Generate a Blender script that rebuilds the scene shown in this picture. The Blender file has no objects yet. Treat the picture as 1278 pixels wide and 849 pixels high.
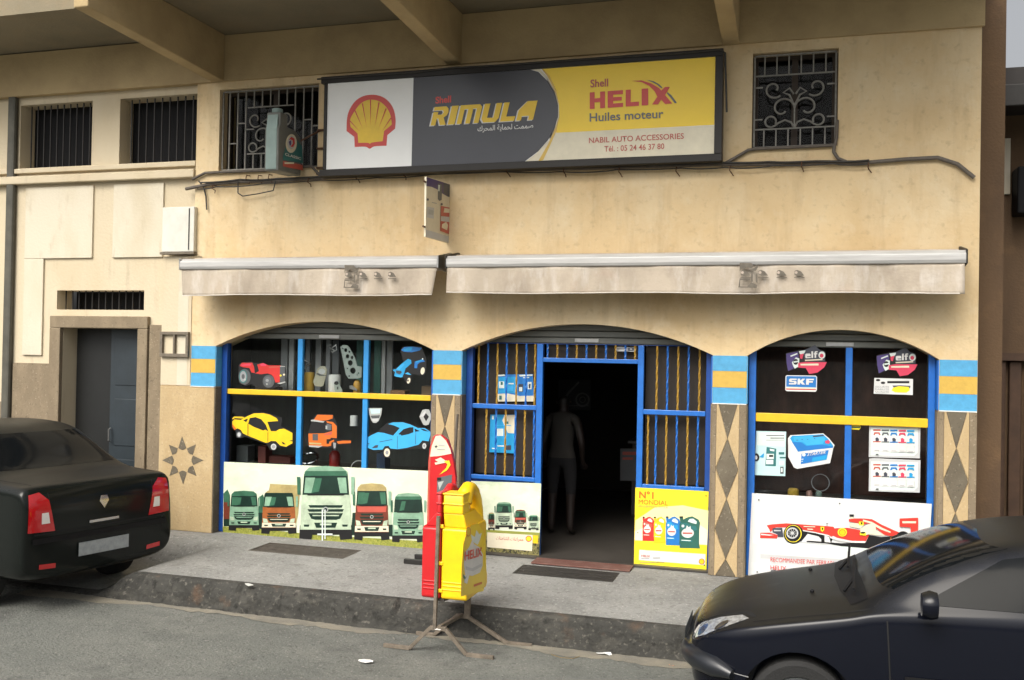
import bpy, bmesh, math, random
from mathutils import Vector, Matrix
from mathutils.bvhtree import BVHTree
random.seed(7)
S = bpy.context.scene
COL = S.collection
# ------------------------------------------------------------------ camera
CAM = Vector((2.0139, -9.6734, 2.3709))
YAW, PITCH, ROLL, FOC = 0.289396, 0.0110327, 0.0183127, 1180.0
PCX, PCY = 639.0, 424.5
_c, _s = math.cos, math.sin
FW = Vector((-_s(YAW)*_c(PITCH), _c(YAW)*_c(PITCH), _s(PITCH)))
_r = Vector((_c(YAW), _s(YAW), 0)); _u = _r.cross(FW)
RT = _c(ROLL)*_r + _s(ROLL)*_u
UP = -_s(ROLL)*_r + _c(ROLL)*_u
cd = bpy.data.cameras.new('camera'); cam = bpy.data.objects.new('camera', cd); COL.objects.link(cam)
cam.matrix_world = Matrix(((RT.x, UP.x, -FW.x, CAM.x), (RT.y, UP.y, -FW.y, CAM.y), (RT.z, UP.z, -FW.z, CAM.z), (0, 0, 0, 1)))
cd.sensor_width = 36.0; cd.lens = FOC/1278.0*36.0; cd.clip_start = 0.05; cd.clip_end = 3000
S.camera = cam
# ------------------------------------------------------------------ light
SUN_EL, SUN_AZ = math.radians(48), math.radians(196)   # azimuth clockwise from +Y
w = bpy.data.worlds.new('World'); S.world = w; w.use_nodes = True
nt = w.node_tree; bg = nt.nodes['Background']
sky = nt.nodes.new('ShaderNodeTexSky'); sky.sky_type = 'NISHITA'; sky.sun_disc = False
sky.sun_elevation = SUN_EL; sky.sun_rotation = SUN_AZ; sky.air_density = 1.0; sky.dust_density = 9.0; sky.ozone_density = 0.3
hz = nt.nodes.new('ShaderNodeHueSaturation'); hz.inputs['Saturation'].default_value = 0.18   # hazy white sky
nt.links.new(sky.outputs[0], hz.inputs['Color']); nt.links.new(hz.outputs[0], bg.inputs[0]); bg.inputs[1].default_value = 0.125
sl = bpy.data.lights.new('sun', 'SUN'); so = bpy.data.objects.new('sun', sl); COL.objects.link(so)
sl.energy = 1.5; sl.angle = math.radians(40); sl.color = (1.0, 0.90, 0.74)
_sd = Vector((math.sin(SUN_AZ)*math.cos(SUN_EL), math.cos(SUN_AZ)*math.cos(SUN_EL), math.sin(SUN_EL)))
so.rotation_euler = _sd.to_track_quat('Z', 'Y').to_euler()
S.view_settings.view_transform = 'Standard'; S.view_settings.look = 'None'
S.view_settings.exposure = 0.56; S.view_settings.gamma = 1.0
S.cycles.max_bounces = 8; S.cycles.transparent_max_bounces = 16

# ------------------------------------------------------------------ photo pixel -> point on a real plane
def ray(px, py): return FW + (px-PCX)/FOC*RT - (py-PCY)/FOC*UP
def onY(px, py, Y):
    q = ray(px, py); return CAM + q*((Y-CAM.y)/q.y)
def onX(px, py, X):
    q = ray(px, py); return CAM + q*((X-CAM.x)/q.x)
def onZ(px, py, Z):
    q = ray(px, py); return CAM + q*((Z-CAM.z)/q.z)
# ------------------------------------------------------------------ materials
MATS = {}
def mat(name, col, rough=0.6, metal=0.0, spec=0.5, var=0.0, vscale=4.0, bump=0.0, bscale=60.0, col2=None, stretch=(1, 1, 1), coat=0.0, det=6.0):
    if name in MATS: return MATS[name]
    m = bpy.data.materials.new(name); m.use_nodes = True; n = m.node_tree.nodes; l = m.node_tree.links
    b = n['Principled BSDF']
    c = tuple(col)+(1,) if len(col) == 3 else col
    b.inputs['Base Color'].default_value = c
    b.inputs['Roughness'].default_value = rough; b.inputs['Metallic'].default_value = metal
    b.inputs['Specular IOR Level'].default_value = spec; b.inputs['Coat Weight'].default_value = coat
    if var or bump:
        g = n.new('ShaderNodeNewGeometry'); mp = n.new('ShaderNodeMapping'); mp.inputs['Scale'].default_value = stretch
        l.new(g.outputs['Position'], mp.inputs[0])
    if var:
        t = n.new('ShaderNodeTexNoise'); t.inputs['Scale'].default_value = vscale; t.inputs['Detail'].default_value = det; t.inputs['Roughness'].default_value = 0.65
        l.new(mp.outputs[0], t.inputs['Vector'])
        r = n.new('ShaderNodeValToRGB'); r.color_ramp.elements[0].position = 0.32; r.color_ramp.elements[1].position = 0.68
        d = col2 if col2 else tuple(x*(1-var) for x in c[:3])
        r.color_ramp.elements[0].color = tuple(d)+(1,); r.color_ramp.elements[1].color = c
        l.new(t.outputs['Fac'], r.inputs[0]); l.new(r.outputs[0], b.inputs['Base Color'])
    if bump:
        t2 = n.new('ShaderNodeTexNoise'); t2.inputs['Scale'].default_value = bscale; t2.inputs['Detail'].default_value = 5
        l.new(g.outputs['Position'], t2.inputs['Vector'])
        bp = n.new('ShaderNodeBump'); bp.inputs['Strength'].default_value = bump; bp.inputs['Distance'].default_value = 0.02
        l.new(t2.outputs['Fac'], bp.inputs['Height']); l.new(bp.outputs[0], b.inputs['Normal'])
    MATS[name] = m; return m
def lin(r, g, b):
    f = lambda v: (v/255/12.92) if v/255 <= .04045 else ((v/255+.055)/1.055)**2.4
    return (f(r), f(g), f(b))
def layered(name, base, layers, rough=.85, bump=.3, bscale=40, spec=.3):
    """layers: (colour, noise scale, stretch xyz, lo, hi, strength) blended over the base: stains with a shape of their own"""
    m = mat(name, base, rough, spec=spec, bump=bump, bscale=bscale); n = m.node_tree.nodes; l = m.node_tree.links
    b = n['Principled BSDF']; g = n.new('ShaderNodeNewGeometry'); prev = None
    for i, (c, sc_, st, lo, hi, k) in enumerate(layers):
        mp = n.new('ShaderNodeMapping'); mp.inputs['Scale'].default_value = st; mp.inputs['Location'].default_value = (i*7.3, i*3.1, i*5.7)
        l.new(g.outputs['Position'], mp.inputs[0])
        t = n.new('ShaderNodeTexNoise'); t.inputs['Scale'].default_value = sc_; t.inputs['Detail'].default_value = 7; t.inputs['Roughness'].default_value = .62
        l.new(mp.outputs[0], t.inputs['Vector'])
        mr = n.new('ShaderNodeMapRange'); mr.inputs['From Min'].default_value = lo; mr.inputs['From Max'].default_value = hi; mr.inputs['To Max'].default_value = k
        l.new(t.outputs['Fac'], mr.inputs['Value'])
        mx = n.new('ShaderNodeMix'); mx.data_type = 'RGBA'
        l.new(mr.outputs[0], mx.inputs['Factor'])
        if prev is None: mx.inputs['A'].default_value = tuple(base)+(1,)
        else: l.new(prev, mx.inputs['A'])
        mx.inputs['B'].default_value = tuple(c)+(1,); prev = mx.outputs['Result']
    l.new(prev, b.inputs['Base Color']); return m
def glass(name, tint=(1, 1, 1), refl=1.0, rough=0.02):
    m = bpy.data.materials.new(name); m.use_nodes = True; n = m.node_tree.nodes; l = m.node_tree.links
    n.clear(); o = n.new('ShaderNodeOutputMaterial'); t = n.new('ShaderNodeBsdfTransparent'); t.inputs[0].default_value = tuple(tint)+(1,)
    gl = n.new('ShaderNodeBsdfGlossy'); gl.inputs['Roughness'].default_value = rough
    fr = n.new('ShaderNodeFresnel'); fr.inputs[0].default_value = 1.45
    mu = n.new('ShaderNodeMath'); mu.operation = 'MULTIPLY'; mu.inputs[1].default_value = refl; l.new(fr.outputs[0], mu.inputs[0])
    mx = n.new('ShaderNodeMixShader'); l.new(mu.outputs[0], mx.inputs[0]); l.new(t.outputs[0], mx.inputs[1]); l.new(gl.outputs[0], mx.inputs[2])
    l.new(mx.outputs[0], o.inputs[0]); MATS[name] = m; return m

plaster = layered('plaster', (.69, .53, .31), [((.52, .365, .185), .8, (1, 1, 1), .40, .70, .7), ((.71, .60, .41), 1.7, (1, 1, .8), .42, .74, .75), ((.38, .265, .14), 4.0, (1, 1, .16), .53, .74, .45), ((.36, .265, .155), 13, (1, 1, 1), .56, .74, .45), ((.30, .21, .12), 2.4, (1, 1, .05), .58, .74, .45), ((.72, .62, .44), 9, (1, 1, .7), .54, .72, .3)], bump=.45, bscale=12)
plaster_pale = layered('plaster_pale', (.58, .50, .36), [((.50, .40, .25), 1.3, (1, 1, .5), .45, .75, .6), ((.33, .27, .19), 7, (1, 1, .2), .58, .8, .5)], bump=.22, bscale=30)
whitewash = layered('whitewash', (.61, .555, .44), [((.54, .47, .34), 2.2, (1, 1, .4), .45, .70, .8), ((.40, .33, .22), 6, (1, 1, .3), .58, .75, .6)], bump=.15, bscale=30)
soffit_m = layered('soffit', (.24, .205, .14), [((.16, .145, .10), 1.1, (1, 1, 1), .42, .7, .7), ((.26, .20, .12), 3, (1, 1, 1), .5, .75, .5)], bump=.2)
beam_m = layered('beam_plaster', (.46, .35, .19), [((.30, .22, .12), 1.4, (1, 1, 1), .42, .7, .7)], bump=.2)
terr_beige = layered('terrazzo_beige', (.46, .34, .185), [((.58, .46, .28), 3, (1, 1, .5), .5, .75, .7), ((.33, .25, .15), 36, (1, 1, 1), .54, .68, .6), ((.62, .53, .37), 44, (1, 1, 1), .60, .70, .6), ((.34, .26, .15), 1.8, (1, 1, .3), .5, .7, .5)], bump=.25, bscale=40)
terr_dark = layered('terrazzo_dark', (.125, .105, .075), [((.19, .165, .12), 4, (1, 1, 1), .45, .7, .7), ((.32, .28, .21), 40, (1, 1, 1), .60, .68, .75), ((.05, .042, .033), 30, (1, 1, 1), .6, .7, .7)], bump=.2, bscale=120)
terr_brown = layered('terrazzo_brown', (.21, .165, .11), [((.30, .24, .16), 5, (1, 1, .5), .45, .7, .7), ((.40, .33, .24), 40, (1, 1, 1), .60, .68, .7), ((.08, .065, .045), 30, (1, 1, 1), .58, .7, .7)], bump=.2, bscale=120)
paint_lblue = mat('paint_light_blue', (.085, .36, .62), .5, var=.18, vscale=14, bump=.1)
paint_ochre = mat('paint_ochre', (.62, .40, .075), .5, var=.15, vscale=14, bump=.1)
paint_white = mat('paint_white', (.78, .77, .72), .55, var=.12, vscale=9)
frame_blue = mat('frame_blue_enamel', (.018, .155, .56), .35, var=.22, vscale=9, coat=.2)
frame_blue_d = mat('frame_deep_blue_enamel', (.012, .075, .34), .35, var=.25, vscale=9, coat=.2)
frame_lblue = mat('mullion_blue_enamel', (.035, .29, .68), .35, var=.15, vscale=9, coat=.2)
frame_yellow = mat('frame_yellow_enamel', (.80, .50, .02), .4, var=.15, vscale=10)
bar_yellow = mat('bar_yellow', (.46, .265, .03), .45, var=.4, vscale=25)
dark_metal = mat('dark_metal', (.03, .028, .026), .5, .4, var=.3, vscale=20)
rust = mat('rust', (.13, .06, .03), .85, .2, var=.5, vscale=30, bump=.3)
grille_paint = mat('grille_paint', (.27, .26, .23), .6, .2, var=.4, vscale=30)
shutter_grey = mat('shutter_grey', (.16, .165, .15), .5, .5, var=.35, vscale=6, stretch=(.4, 1, 3))
alu = mat('aluminium', (.54, .535, .52), .45, .2, var=.25, vscale=8, stretch=(.3, 1, 4))
steel = mat('steel', (.42, .42, .41), .35, .9, var=.2, vscale=20)
black = mat('black', (.006, .006, .007), .6, spec=.15)
rubber = mat('rubber', (.018, .018, .018), .8, var=.3, vscale=30)
cable_m = mat('cable_sheath', (.045, .042, .038), .7, var=.3, vscale=15)
conduit_m = mat('conduit', (.13, .11, .09), .7, var=.3, vscale=15)
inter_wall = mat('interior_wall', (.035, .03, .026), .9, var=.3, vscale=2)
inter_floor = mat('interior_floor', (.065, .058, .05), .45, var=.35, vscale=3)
pane_dim = glass('pane_dim', (.85, .86, .86), .14)
pane_glass = glass('pane_glass', (.92, .94, .94), .5)
# print inks
INK = dict(white=(.72, .72, .70), cream=(.76, .70, .53), red=(.60, .035, .03), shellred=(.66, .05, .035), yellow=(.86, .57, .015), lemon=(.90, .74, .03), navy=(.055, .062, .085), black=(.012, .012, .013),
           grey=(.30, .31, .32), lgrey=(.55, .56, .56), dgrey=(.09, .095, .10), blue=(.02, .19, .55), cyan=(.02, .33, .66), sky=(.05, .42, .80), green=(.03, .13, .10), purple=(.075, .05, .19), pink=(.70, .06, .12), orange=(.66, .15, .02),
           truckmint=(.27, .46, .32), truckpale=(.56, .68, .50), truckdark=(.010, .034, .024), truckmid=(.05, .16, .095), trucktan=(.50, .40, .17), truckred=(.20, .045, .025), truckorange=(.38, .12, .035), skygreen=(.77, .80, .64), grassgreen=(.28, .30, .06), pale=(.72, .80, .76), paleteal=(.55, .76, .76), slate=(.12, .13, .14), teal=(.03, .17, .17), tomato=(.52, .10, .07), silver=(.42, .44, .42))
for k, v in list(INK.items()):
    INK[k] = mat('ink_'+k, v, .38, var=(.38 if k.startswith('truck') else .14), vscale=(8 if k.startswith('truck') else 6))
grass_print = layered('ink_grass', (.30, .31, .06), [((.12, .16, .03), 30, (1, 1, 1), .45, .65, .8), ((.55, .52, .22), 60, (1, 1, 1), .58, .7, .8)], rough=.4, bump=0)
sky_print = layered('ink_cloud', (.70, .74, .58), [((.52, .66, .46), 3, (1, 1, 2), .45, .75, .8), ((.86, .84, .72), 5, (1, 1, 2), .55, .8, .8)], rough=.4, bump=0)
pebble_print = layered('ink_pebble', (.20, .18, .07), [((.03, .03, .02), 45, (1, 1, 1), .48, .55, .95), ((.5, .47, .25), 40, (1, 1, 1), .6, .66, .9)], rough=.4, bump=0)
greensky_print = layered('ink_green_cloud', (.68, .74, .58), [((.32, .46, .25), 2.5, (1, 1, 1.6), .48, .75, .8), ((.82, .82, .72), 4, (1, 1, 2), .5, .75, .8)], rough=.4, bump=0)

# ------------------------------------------------------------------ objects
ORG = {}
def tag(o, label=None, cat=None, group=None, kind=None):
    if label: o['label'] = label
    if cat: o['category'] = cat
    if group: o['group'] = group
    if kind: o['kind'] = kind
    return o
def thing(name, label, cat, loc=(0, 0, 0), group=None):
    o = bpy.data.objects.new(name, None); COL.objects.link(o); o.location = loc; o.empty_display_size = .1
    ORG[o.name] = Vector(loc); return tag(o, label, cat, group)
def link(name, me, parent=None):
    o = bpy.data.objects.new(name, me); COL.objects.link(o)
    if parent is not None: o.parent = parent; ORG[o.name] = ORG[parent.name]
    else: ORG[o.name] = Vector((0, 0, 0))
    return o
class MB:
    def __init__(s): s.v = []; s.f = []; s.mi = []
    def add(s, vs, fs, m=0):
        k = len(s.v); s.v += [Vector(a) for a in vs]; s.f += [tuple(i+k for i in f) for f in fs]; s.mi += [m]*len(fs); return s
    def box(s, x0, x1, y0, y1, z0, z1, m=0):
        return s.add([(x0, y0, z0), (x1, y0, z0), (x1, y1, z0), (x0, y1, z0), (x0, y0, z1), (x1, y0, z1), (x1, y1, z1), (x0, y1, z1)],
                     [(0, 3, 2, 1), (4, 5, 6, 7), (0, 1, 5, 4), (1, 2, 6, 5), (2, 3, 7, 6), (3, 0, 4, 7)], m)
    def prism(s, pts, axis, a, b, m=0):
        """pts: 2D outline; axis 'Y': (x,z) swept y a..b; 'X': (y,z) swept x; 'Z': (x,y) swept z"""
        n = len(pts)
        if axis == 'Y': g = lambda p, t: (p[0], t, p[1])
        elif axis == 'X': g = lambda p, t: (t, p[0], p[1])
        else: g = lambda p, t: (p[0], p[1], t)
        vs = [g(p, a) for p in pts]+[g(p, b) for p in pts]
        fs = [tuple(range(n))[::-1], tuple(range(n, 2*n))]+[(i, (i+1) % n, n+(i+1) % n, n+i) for i in range(n)]
        return s.add(vs, fs, m)
    def tube(s, pts, r, n=8, m=0, closed=False):
        pts = [Vector(p) for p in pts]; N = len(pts); vs = []; fs = []
        rr = r if isinstance(r, (list, tuple)) else [r]*N
        prev = None
        for i, p in enumerate(pts):
            a = pts[i-1] if i else (pts[-1] if closed else p); b = pts[(i+1) % N] if (i < N-1 or closed) else p
            d = (b-a).normalized() if (b-a).length > 1e-9 else Vector((0, 0, 1))
            if prev is None:
                ref = Vector((0, 0, 1)) if abs(d.z) < .9 else Vector((1, 0, 0)); x = d.cross(ref).normalized()
            else: x = (prev-d*prev.dot(d)); x = x.normalized() if x.length > 1e-6 else d.orthogonal().normalized()
            prev = x; y = d.cross(x)
            vs += [p+(x*math.cos(2*math.pi*k/n+.4)+y*math.sin(2*math.pi*k/n+.4))*rr[i] for k in range(n)]
        for i in range(N if closed else N-1):
            j = (i+1) % N
            fs += [(i*n+k, i*n+(k+1) % n, j*n+(k+1) % n, j*n+k) for k in range(n)]
        if not closed: fs += [tuple(range(n))[::-1], tuple(range((N-1)*n, N*n))]
        return s.add(vs, fs, m)
    def bar(s, a, b, w, h=None, m=0):
        """square bar from a to b"""
        a = Vector(a); b = Vector(b); h = h or w; d = (b-a).normalized(); ref = Vector((0, 0, 1)) if abs(d.z) < .95 else Vector((0, 1, 0))
        x = d.cross(ref).normalized(); y = x.cross(d)
        vs = [p+x*i*w/2+y*j*h/2 for p in (a, b) for i, j in ((-1, -1), (1, -1), (1, 1), (-1, 1))]
        return s.add(vs, [(3, 2, 1, 0), (4, 5, 6, 7), (0, 1, 5, 4), (1, 2, 6, 5), (2, 3, 7, 6), (3, 0, 4, 7)], m)
    def lathe(s, prof, c, axis='Z', n=24, m=0):
        c = Vector(c); vs = []; fs = []; N = len(prof)
        for r, h in prof:
            for k in range(n):
                a = 2*math.pi*k/n; u, v = r*math.cos(a), r*math.sin(a)
                vs.append(c+(Vector((u, v, h)) if axis == 'Z' else Vector((u, h, v)) if axis == 'Y' else Vector((h, u, v))))
        for i in range(N-1): fs += [(i*n+k, i*n+(k+1) % n, (i+1)*n+(k+1) % n, (i+1)*n+k) for k in range(n)]
        fs += [tuple(range(n))[::-1], tuple(range((N-1)*n, N*n))]
        return s.add(vs, fs, m)
    def build(s, name, mats, parent=None, smooth=False, bevel=0, seg=2, local=False):
        me = bpy.data.meshes.new(name)
        o0 = ORG[parent.name] if (parent is not None and not local) else Vector((0, 0, 0))
        me.from_pydata([tuple(a-o0) for a in s.v], [], s.f)
        mats = mats if isinstance(mats, (list, tuple)) else [mats]
        for m_ in mats: me.materials.append(m_)
        if len(mats) > 1: me.polygons.foreach_set('material_index', s.mi)
        bm = bmesh.new(); bm.from_mesh(me); bmesh.ops.recalc_face_normals(bm, faces=bm.faces); bm.to_mesh(me); bm.free()
        if smooth:
            me.polygons.foreach_set('use_smooth', [True]*len(me.polygons)); me.set_sharp_from_angle(angle=math.radians(40))
        me.update(); o = link(name, me, parent)
        if bevel:
            b = o.modifiers.new('bevel', 'BEVEL'); b.width = bevel; b.segments = seg; b.limit_method = 'ANGLE'; b.angle_limit = math.radians(40)
        return o
def struct(o): o['kind'] = 'structure'; return o
def ell(cx, cy, rx, ry=None, n=24, rot=0, a0=0, a1=2*math.pi):
    ry = rx if ry is None else ry; out = []; full = abs(a1-a0-2*math.pi) < 1e-6
    for k in range(n if full else n+1):
        t = a0+(a1-a0)*k/n; x, y = rx*math.cos(t), ry*math.sin(t)
        out.append((cx+x*math.cos(rot)-y*math.sin(rot), cy+x*math.sin(rot)+y*math.cos(rot)))
    return out
def smooth_loop(P, k=4, corners=()):
    """Catmull-Rom through a closed outline; listed corner indices stay sharp"""
    out = []; n = len(P)
    for i in range(n):
        p0, p1, p2, p3 = P[i-1], P[i], P[(i+1) % n], P[(i+2) % n]
        if i in corners: p0 = p1
        if (i+1) % n in corners: p3 = p2
        for j in range(k):
            t = j/k; out.append(tuple(.5*((2*p1[a])+(-p0[a]+p2[a])*t+(2*p0[a]-5*p1[a]+4*p2[a]-p3[a])*t*t+(-p0[a]+3*p1[a]-3*p2[a]+p3[a])*t**3) for a in (0, 1)))
    return out
def rect(x0, y0, x1, y1): return [(x0, y0), (x1, y0), (x1, y1), (x0, y1)]
def art(name, parent, plane, items, tf=(0, 0, 1), thick=0.0, step=.0005, lift=.0):
    """flat print or cut-out: items (material, outline in crop pixels) laid on the real plane ('Y',y) or ('X',x), each layer a little proud"""
    ax, val = plane; mats = []; b = MB()
    for i, (m, pts) in enumerate(items):
        if isinstance(m, str): m = INK[m]
        if m not in mats: mats.append(m)
        mi = mats.index(m); d = lift+step*(i+1)
        P = []
        for x, y in pts:
            px, py = tf[0]+x/tf[2], tf[1]+y/tf[2]
            q = onY(px, py, val-d) if ax == 'Y' else onX(px, py, val+d)
            P.append(q)
        n = len(P)
        if i == 0 and thick:
            off = Vector((0, thick, 0)) if ax == 'Y' else Vector((-thick, 0, 0))
            b.add(P+[p+off for p in P], [tuple(range(n)), tuple(range(n, 2*n))[::-1]]+[(k, (k+1) % n, n+(k+1) % n, n+k) for k in range(n)], mi)
        else: b.add(P, [tuple(range(n))], mi)
    return b.build(name, mats, parent)
def text(body, parent, m, p0, p1, ptop, plane, bold=0.0, shear=0.0, lift=.004, name='lettering'):
    """p0 baseline left, p1 baseline right, ptop a point at cap height above p0 (photo pixels), laid on the plane"""
    if isinstance(m, str): m = INK[m]
    ax, val = plane; f = (lambda p: onY(p[0], p[1], val-lift)) if ax == 'Y' else (lambda p: onX(p[0], p[1], val+lift))
    c = bpy.data.curves.new('txt', 'FONT'); c.body = body; c.size = 1; c.offset = bold; c.shear = shear; c.resolution_u = 3
    t = bpy.data.objects.new('txt', c); COL.objects.link(t); dg = bpy.context.evaluated_depsgraph_get()
    me = bpy.data.meshes.new_from_object(t.evaluated_get(dg)); bpy.data.objects.remove(t); bpy.data.curves.remove(c)
    A, B, T = f(p0), f(p1), f(ptop); xs = [v.co.x for v in me.vertices]
    x0, x1 = min(xs), max(xs); cap = max(v.co.y for v in me.vertices) if not body.islower() else .68
    cap = min(cap, .72) if cap < .75 else cap
    ux, uy = (B-A)/(x1-x0), (T-A)/cap
    o0 = ORG[parent.name]
    for v in me.vertices: v.co = A+ux*(v.co.x-x0)+uy*v.co.y-o0
    me.materials.clear(); me.materials.append(m); me.name = name
    for p in me.polygons: p.material_index = 0
    return link(name, me, parent)
# block letters drawn on a unit square (x right, y up), each a list of outlines
GL = {
 'H': [[(0, 0), (.32, 0), (.32, .38), (.68, .38), (.68, 0), (1, 0), (1, 1), (.68, 1), (.68, .62), (.32, .62), (.32, 1), (0, 1)]],
 'E': [[(0, 0), (1, 0), (1, .24), (.36, .24), (.36, .39), (.92, .39), (.92, .61), (.36, .61), (.36, .76), (1, .76), (1, 1), (0, 1)]],
 'L': [[(0, 0), (1, 0), (1, .25), (.38, .25), (.38, 1), (0, 1)]],
 'I': [[(0, 0), (1, 0), (1, 1), (0, 1)]],
 'X': [[(0, 0), (.36, 0), (.5, .28), (.64, 0), (1, 0), (.70, .5), (.98, 1), (.62, 1), (.5, .74), (.38, 1), (.02, 1), (.30, .5)]],
 'R': [[(0, 0), (.32, 0), (.32, .36), (.42, .36), (.62, 0), (1, 0), (.76, .40), (.94, .52), (1, .68), (.94, .88), (.78, 1), (0, 1), (0, .80), (.60, .80), (.68, .69), (.60, .57), (.32, .57), (.32, .72), (0, .72)]],
 'M': [[(0, 0), (.22, 0), (.22, .78), (.39, .78), (.39, 0), (.61, 0), (.61, .78), (.78, .78), (.78, 0), (1, 0), (1, .86), (.88, 1), (0, 1)]],
 'U': [[(0, .2), (.16, 0), (.84, 0), (1, .2), (1, 1), (.68, 1), (.68, .24), (.32, .24), (.32, 1), (0, 1)]],
 'A': [[(0, 0), (.28, 0), (.28, .22), (.70, .22), (.70, 0), (1, 0), (1, 1), (.42, 1), (0, .55)], ],
 'S': [[(0, 0), (.86, 0), (1, .14), (1, .48), (.86, .62), (.34, .62), (.34, .76), (1, .76), (1, 1), (.14, 1), (0, .86), (0, .54), (.14, .40), (.66, .40), (.66, .24), (0, .24)]],
 'K': [[(0, 0), (.34, 0), (.34, .36), (.62, 0), (1, 0), (.66, .52), (1, 1), (.62, 1), (.34, .66), (.34, 1), (0, 1)]],
 'F': [[(0, 0), (.36, 0), (.36, .36), (.88, .36), (.88, .60), (.36, .60), (.36, .76), (1, .76), (1, 1), (0, 1)]],
 'e': [[(0, .2), (.16, 0), (1, 0), (1, .22), (.34, .22), (.34, .40), (1, .40), (1, .82), (.84, 1), (.16, 1), (0, .84)]],
 'l': [[(0, 0), (1, 0), (1, 1.45), (0, 1.45)]],
 'f': [[(.2, 0), (.62, 0), (.62, .74), (.95, .74), (.95, 1), (.62, 1), (.62, 1.18), (1, 1.18), (1, 1.45), (.36, 1.45), (.2, 1.3), (.2, 1), (0, 1), (0, .74), (.2, .74)]],
}
GW = {'I': .42, 'l': .36, 'f': .7, 'M': 1.3, 'L': .85, 'A': 1.0}
def blocks(body, parent, m, p0, p1, ptop, plane, shear=0.0, lift=.004, gap=.16, name='lettering', widths=None):
    if isinstance(m, str): m = INK[m]
    ax, val = plane; f = (lambda p: onY(p[0], p[1], val-lift)) if ax == 'Y' else (lambda p: onX(p[0], p[1], val+lift))
    A, B, T = f(p0), f(p1), f(ptop); U, V = B-A, T-A
    ws = [(widths or GW).get(ch, 1.0) for ch in body]; tot = sum(ws)+gap*(len(ws)-1); x = 0; b = MB()
    for ch, wd in zip(body, ws):
        for o in GL[ch]: b.add([A+U*((x+q[0]*wd)/tot)+V*q[1]+U*(shear*q[1]/tot) for q in o], [tuple(range(len(o)))])
        x += wd+gap
    return b.build(name, m, parent)
def curve_sheet(name, outer, holes, y0, y1, m, parent=None):
    """filled outline with holes in the x-z plane, thickness y0..y1"""
    c = bpy.data.curves.new(name, 'CURVE'); c.dimensions = '2D'; c.fill_mode = 'BOTH'; c.extrude = (y1-y0)/2
    for lp in [outer]+holes:
        sp = c.splines.new('POLY'); sp.points.add(len(lp)-1); sp.use_cyclic_u = True
        for p, q in zip(sp.points, lp): p.co = (q[0], q[1], 0, 1)
    t = bpy.data.objects.new('t', c); COL.objects.link(t); dg = bpy.context.evaluated_depsgraph_get()
    me = bpy.data.meshes.new_from_object(t.evaluated_get(dg)); bpy.data.objects.remove(t); bpy.data.curves.remove(c)
    o0 = ORG[parent.name] if parent is not None else Vector((0, 0, 0)); ym = (y0+y1)/2
    for v in me.vertices: v.co = Vector((v.co.x, ym-v.co.z, v.co.y))-o0
    bm = bmesh.new(); bm.from_mesh(me); bmesh.ops.recalc_face_normals(bm, faces=bm.faces); bm.to_mesh(me); bm.free()
    me.materials.clear(); me.materials.append(m)
    for p in me.polygons: p.use_smooth = False; p.material_index = 0
    me.name = name; return link(name, me, parent)
# ================================================================== SETTING
asphalt = layered('asphalt', (.125, .13, .118), [((.18, .18, .162), .8, (1, 1.6, 1), .42, .72, .75), ((.075, .08, .074), 2.6, (1, 1, 1), .5, .75, .7), ((.045, .045, .042), 1.1, (1, 1, 1), .60, .72, .7), ((.27, .265, .24), 40, (1, 1, 1), .58, .70, .75), ((.05, .052, .048), 26, (1, 1, 1), .55, .70, .7)], rough=.9, bump=.7, bscale=50)
concrete = layered('pavement_concrete', (.25, .25, .238), [((.175, .175, .168), 1.1, (1, 1, 1), .42, .66, .85), ((.315, .31, .29), 2.7, (1, 1, 1), .5, .75, .7), ((.46, .45, .42), 34, (1, 1, 1), .57, .68, .75), ((.10, .098, .09), 22, (1, 1, 1), .55, .70, .7), ((.13, .125, .115), 5, (1, 1, 1), .58, .72, .6)], rough=.9, bump=.6, bscale=40)
kerb_m = layered('kerb_concrete', (.05, .049, .044), [((.024, .024, .022), 2.5, (1, 1, 1), .42, .7, .8), ((.10, .094, .08), 5, (1, 1, 2), .52, .75, .7), ((.15, .14, .12), 26, (1, 1, 1), .57, .70, .75), ((.012, .012, .011), 11, (1, 1, 1), .55, .68, .7), ((.13, .075, .045), 3, (1, 1, 1), .6, .75, .6)], rough=.95, bump=1.0, bscale=22)
G = -.09; PV = .16
b = MB()
xs = [-400, -60, -20, -12]+[-10+i*.5 for i in range(41)]+[12, 20, 60, 400]; ys = [-400, -60, -25, -14]+[-12+i*.5 for i in range(20)]+[-1.9]
vs = [(x, y, G+(0 if abs(x) > 11 or y < -12 or y > -2.2 else random.uniform(-.004, .004))) for y in ys for x in xs]; nx = len(xs)
b.add(vs, [(j*nx+i, j*nx+i+1, (j+1)*nx+i+1, (j+1)*nx+i) for j in range(len(ys)-1) for i in range(nx-1)])
struct(b.build('road', asphalt, smooth=True))
b = MB(); b.box(-400, 400, 12, 400, -.2, -.05)
struct(b.build('ground', asphalt))
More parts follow.
